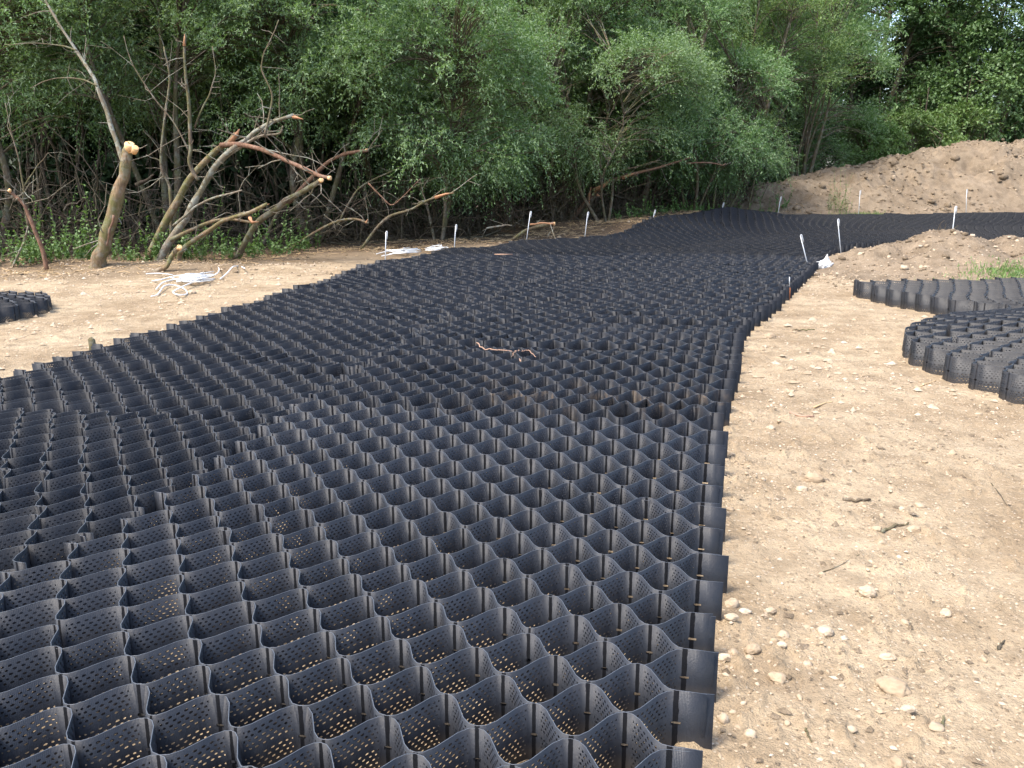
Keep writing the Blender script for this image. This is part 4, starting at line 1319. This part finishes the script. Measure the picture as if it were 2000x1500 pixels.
def make_stone(px, py, w, h, rz, label, idx):
    r = np.random.default_rng(500 + idx)
    g = Gp(px, py + h * 0.25, 0.0)
    z = surf_z(g[0], g[1])
    dist = math.hypot(g[1], CAM_H)
    a = 0.5 * w / 1730.0 * dist * 1.08; b = 0.5 * h / 1730.0 * dist * 1.25
    v = IV3.copy()
    dis = np.array([mnoise.fractal(Vector(p) * 1.3 + Vector((idx * 3.1, 0, 0)), 0.8, 2.0, 3) for p in v])
    dis2 = np.array([abs(mnoise.noise(Vector(p) * 2.1 + Vector((0, idx * 1.7, 0)))) for p in v])
    v = v * (1 + 0.20 * dis[:, None] - 0.16 * dis2[:, None])
    if idx == 3:
        v[:, 1] += 0.45 * v[:, 0] ** 2
    v = v * np.array([a, max(b, a * 0.55), max(0.55 * a, 0.7 * b)])
    c, s = math.cos(rz), math.sin(rz)
    v = np.stack([v[:, 0] * c - v[:, 1] * s, v[:, 0] * s + v[:, 1] * c, v[:, 2]], -1)
    me = mesh_np("stone", v, None, IF3, mats=[M_STONE], smooth=True, attr=[("rnd", 'FACE', np.zeros(len(IF3)))])
    o = obj("stone", me, label=label, cat="stone", group="larger stones on the path")
    o.location = (g[0], g[1], z + v[:, 2].max() * 0.22)


for i_, s_ in enumerate(STONES):
    make_stone(*s_, i_)

# ------------------------------------------------------------------ stakes, cords and small things
def stake(bx, by, top_px, top_py, label, hook=0.16):
    z = surf_z(bx, by)
    top = Wp(top_px, top_py, by)
    base = np.array([bx, by, z - 0.15])
    ax = top - base; ln = np.linalg.norm(ax); ax /= ln
    side = np.array([0.95, -0.3, 0.0]); side -= ax * side.dot(ax); side /= np.linalg.norm(side)
    rb = 0.013
    c = top - ax * rb
    arc = [c + side * rb + (-side * math.cos(t) + ax * math.sin(t)) * rb for t in np.linspace(0, math.pi, 9)]
    root = empty("steel_stake", tuple(base + [0, 0, 0.15]), label, "stake", "bent steel stakes holding the mat")
    off = base + [0, 0, 0.15]
    v, q, t = tubes([(np.array([base, base + ax * ln * 0.5, c]) - off, 0.0092)], 8)
    obj("rod", mesh_np("rod", v, q, t, mats=[M_STEEL], smooth=True), root)
    P = np.array(arc + [arc[-1] - ax * hook * 0.5, arc[-1] - ax * hook])
    v, q, t = tubes([(P - off, 0.0092)], 8)
    obj("hook", mesh_np("hook", v, q, t, mats=[M_STEEL], smooth=True), root)


def at_edge(px, depth):
    return (px - 1000) / 1730.0 * depth / (math.cos(TH) + 0.17 * math.sin(TH)), depth


for bpx, dep, tpx, tpy, lab in [
    (749, 16.7, 754, 452, "steel stake at the left edge in front of the white cord tangle"),
    (885, 18.5, 890, 439, "steel stake just right of the white cord tangle"),
    (1025, 20.1, 1036, 413, "tallest steel stake, hooked over before the dark hollow"),
    (1140, 21.3, 1148, 414, "slim steel stake between the tallest one and the steep bank"),
    (1271, 24.6, 1279, 410, "short steel stake at the foot of the steep bank crest"),
    (1405, 27.0, 1413, 396, "steel stake on the peak of the draped bank"),
    (1515, 28.9, 1525, 384, "leaning steel stake at the left foot of the long spoil heap"),
    (1674, 29.4, 1680, 372, "steel stake beside the spindly weed on the spoil heap"),
    (1884, 29.9, 1888, 370, "steel stake far right before the spoil heap"),
    (1860, 17.6, 1866, 403, "steel stake standing behind the crest of the near soil heap"),
    (1650, 18.6, 1636, 428, "left-leaning steel stake where the track edge meets the near soil heap"),
    (1592, 15.9, 1563, 459, "left-leaning steel stake closest to the camera beside the white rag")]:
    x, y = at_edge(bpx, dep)
    stake(x, y, tpx, tpy, lab, 0.13)


def cord_thing(name, label, cat, lines, r, mat, base, zl=0.02, flat=None):
    root = empty(name, tuple(base), label, cat)
    off = np.asarray(base, float)
    for pts in lines:
        P3 = []
        for i, (px, py, lift) in enumerate(pts):
            g = Gp(px, py, 0.0)
            for _ in range(3):
                g = Gp(px, py, surf_z(g[0], g[1]) + lift + zl)
            P3.append(g)
        P = smooth_line(P3, 5)
        v, q, t = tubes([(P - off, r)], 5)
        obj("cord" if mat is M_CORD else "piece", mesh_np(name, v, q, t, mats=[mat], smooth=True), root)
    return root


g0 = Gp(390, 545, 0.05)
lines = [[(285, 535, 0), (310, 534, .03), (338, 537, 0)], [(297, 549, .0), (315, 546, .05), (338, 540, .02)],
         [(305, 565, 0), (318, 552, .05), (345, 545, .05), (370, 540, .05)],
         [(295, 579, 0), (308, 575, 0), (322, 558, 0.02), (345, 558, 0), (362, 566, 0), (365, 574, 0), (350, 576, 0), (338, 571, 0), (350, 563, .04), (378, 551, .05), (405, 545, .04)],
         [(340, 545, .05), (380, 541, .06), (420, 536, .05)], [(345, 549, .04), (385, 545, .08), (412, 540, .04)], [(350, 541, .02), (390, 538, .04), (415, 535, .03)],
         [(410, 540, .04), (424, 534, .08), (428, 526, .05), (424, 520, .02)], [(430, 545, 0), (444, 533, .03), (455, 521, .06), (468, 520, .02), (478, 524, 0)],
         [(360, 537, .03), (375, 535, .05), (400, 546, .03)], [(345, 551, .02), (365, 547, .09), (398, 549, .03)], [(332, 541, .03), (360, 550, .05), (410, 549, .02)]]
r5 = np.random.default_rng(5)
for k_ in range(16):
    a = r5.uniform(338, 372); b = r5.uniform(385, 420); ya = r5.uniform(538, 551)
    lines.append([(a, ya, .02), ((a + b) / 2, ya - r5.uniform(-2, 4), .04 + .05 * r5.random()), (b, ya - r5.uniform(2, 9), .03)])
cord_thing("cord_pile", "loose pile of white cord on the soil below the broken willow", "cord", lines, 0.0105, M_CORD, g0)
g0 = Gp(800, 490, 0.05)
lines = [[(735, 496, 0), (760, 490, .03), (800, 487, .05), (820, 487, .03)], [(745, 500, 0), (780, 494, .03), (815, 489, .02)], [(760, 497, 0), (790, 488, .06), (815, 485, .03)],
         [(787, 490, 0), (789, 484, .12), (795, 490, 0.02)], [(752, 487, 0), (770, 491, .03), (800, 493, .01)], [(770, 494, .02), (800, 490, .07), (822, 488, .02)]]
for k_ in range(12):
    a = r5.uniform(748, 785); b = r5.uniform(795, 824); ya = r5.uniform(488, 497)
    lines.append([(a, ya, .02), ((a + b) / 2, ya - r5.uniform(0, 4), .03 + .06 * r5.random()), (b, ya - r5.uniform(1, 6), .02)])
for k_ in range(10):
    a = r5.uniform(830, 850); b = r5.uniform(858, 876); ya = r5.uniform(484, 490)
    lines.append([(a, ya, .02), ((a + b) / 2, ya - r5.uniform(0, 5), .03 + .05 * r5.random()), (b, ya - r5.uniform(2, 9), .02)])
cord_thing("cord_tangle", "flat tangle of white cord beside the first stakes on the left", "cord", lines, 0.010, M_CORD, g0)

# root lying on the mat
def on_mat(px, py, lift=0.0):
    g = Gp(px, py, CELL_H)
    for _ in range(3):
        g = Gp(px, py, float(land(g[:1], g[1:2])[0]) + CELL_H + 0.012 + lift)
    return g


base = on_mat(990, 685)
root = empty("dry_root", tuple(base), "thin forked pinkish root lying across the black cells", "root")
for pp, r0 in [([(931, 669), (942, 679), (955, 682), (975, 684), (1000, 686), (1012, 687)], 0.006), ([(1012, 687), (1022, 685), (1030, 684), (1038, 690), (1046, 697)], 0.005), ([(1012, 686), (1004, 690), (1000, 696)], 0.004), ([(1018, 686), (1028, 682), (1033, 681)], 0.003), ([(1016, 705), (1014, 700)], 0.007)]:
    P = smooth_line([on_mat(a, b) for a, b in pp], 4)
    P = P + rng.normal(0, 0.004, P.shape)
    v, q, t = tubes([(P - base, np.linspace(r0, r0 * 0.6, len(P)))], 5)
    obj("root_strand", mesh_np("root_strand", v, q, t, mats=[M_ROOT], smooth=True), root)
base = on_mat(985, 497)
v, q, t = tubes([(np.array([on_mat(966, 497), on_mat(985, 497, .02), on_mat(1001, 497)]) - base, 0.012)], 5)
o = obj("stick", mesh_np("stick", v, q, t, mats=[M_ROOT]), label="short pale stick lying on the far mat near the tallest stake", cat="stick"); o.location = base

# white rag by the leaning stake
g = Gp(1604, 524, 0.05)
v = IV3.copy()
dis = np.array([mnoise.fractal(Vector(p) * 2.2, 0.7, 2.0, 4) for p in v])
v = v * (1 + 0.38 * dis[:, None]) * np.array([0.14, 0.10, 0.09])
pk = np.exp(-((IV3 - np.array([0.25, 0, 0.95])) ** 2).sum(1) / 0.05)
v[:, 2] += pk * 0.11
o = obj("rag", mesh_np("rag", v, None, IF3, mats=[M_CORD]), label="crumpled white rag with a peak, wedged beside the leaning stake", cat="rag")
o.location = (g[0] + 0.05, g[1], surf_z(g[0], g[1]) + 0.05)

# brown wooden peg beyond the left edge, rusty peg on the right edge
g = Gp(180, 684, 0.0)
z = surf_z(g[0], g[1])
v, q, t = tubes([(np.array([(0, 0, -0.1), (0.01, 0, 0.04), (0.005, 0, 0.10), (-0.01, 0, 0.125)]), np.array([0.035, 0.036, 0.033, 0.022]))], 7)
o = obj("wooden_peg", mesh_np("wooden_peg", v, q, t, mats=[M_BARK]), label="short brown wooden peg on the gravel just beyond the left mat edge", cat="peg"); o.location = (g[0], g[1], z)
g = Gp(1540, 588, 0.0)
v, q, t = tubes([(np.array([(0, 0, -0.1), (0, 0, 0.06), (0, 0, 0.17), (0.004, 0, 0.175)]), np.array([0.02, 0.02, 0.02, 0.010]))], 6)
root = empty("rusty_peg", (g[0], g[1], surf_z(g[0], g[1])), "rusty iron peg with a wire tip between the tabs of the right edge", "peg")
obj("shaft", mesh_np("shaft", v, q, t, mats=[M_RUST]), root)
v, q, t = tubes([(np.array([(0, 0, 0.17), (-0.005, 0, 0.25), (-0.01, 0, 0.32)]), 0.006)], 5)
obj("tip", mesh_np("tip", v, q, t, mats=[M_STEEL]), root)

# sticks on the path
for pp, rad, mt, lab in [([(1648, 974), (1672, 977), (1702, 977)], 0.011, M_BARK, "thick brown twig lying on the path above the pebble scatter"),
                         ([(1722, 1038), (1750, 1028), (1775, 1022)], 0.009, M_BARK, "dark bark twig among the pebbles in the middle of the path"),
                         ([(1600, 1120), (1640, 1104), (1680, 1082)], 0.003, M_BARK, "hair-thin dark twig across the bare soil"),
                         ([(1936, 944), (1950, 962), (1966, 985)], 0.003, M_TWIG, "thin bent twig near the right border"),
                         ([(1834, 1425), (1840, 1412), (1842, 1398)], 0.006, M_BARK, "short dark twig below the largest oval stone"),
                         ([(1948, 1268), (1955, 1260), (1962, 1250)], 0.006, M_TWIG, "short grey stick at the right border"),
                         ([(1574, 1422), (1578, 1436), (1584, 1448)], 0.004, M_BARK, "short dark twig below the pebble cluster"),
                         ([(1548, 645), (1575, 644), (1592, 644)], 0.010, M_BARK, "brown twig beside the far tabs of the track edge"),
                         ([(1798, 754), (1815, 748), (1828, 743)], 0.006, M_STRAW, "straw stalk at the foot of the bulging mat"),
                         ([(1590, 795), (1612, 788), (1625, 784)], 0.008, M_STRAW, "pale dry stalk on the path in front of the bulging mat"),
                         ([(1545, 808), (1570, 812), (1590, 812)], 0.012, M_ROOT, "pale stick near the track edge at mid distance")]:
    P3 = []
    for a, b in pp:
        gg = Gp(a, b, 0.0)
        P3.append(Gp(a, b, surf_z(gg[0], gg[1]) + rad * 0.8))
    P = smooth_line(P3, 4); base = P[0].copy()
    P = P + rng.normal(0, rad * 0.4, P.shape)
    v, q, t = tubes([(P - base, np.linspace(rad, rad * 0.55, len(P)))], 6)
    o = obj("stick", mesh_np("stick", v, q, t, mats=[mt], smooth=True), label=lab, cat="stick"); o.location = base

# dry stalks on the crest of the near heap
base = Wp(1838, 462, 16.6); base[2] = surf_z(base[0], base[1])
root = empty("dry_weed", tuple(base), "dry leafless weed standing on the crest of the near soil heap", "weed")
for pp in [[(1836, 465), (1832, 450), (1838, 436), (1845, 430)], [(1840, 465), (1845, 448), (1848, 436)], [(1838, 463), (1826, 460), (1818, 463), (1808, 468)], [(1842, 464), (1838, 446), (1834, 438)], [(1838, 466), (1850, 455), (1862, 448), (1872, 440)]]:
    P = smooth_line([Wp(a, b, 16.6) for a, b in pp], 4)
    P[0, 2] = base[2] - 0.03
    v, q, t = tubes([(P - base, np.linspace(0.009, 0.005, len(P)))], 4)
    obj("stalk", mesh_np("stalk", v, q, t, mats=[M_TWIG]), root)
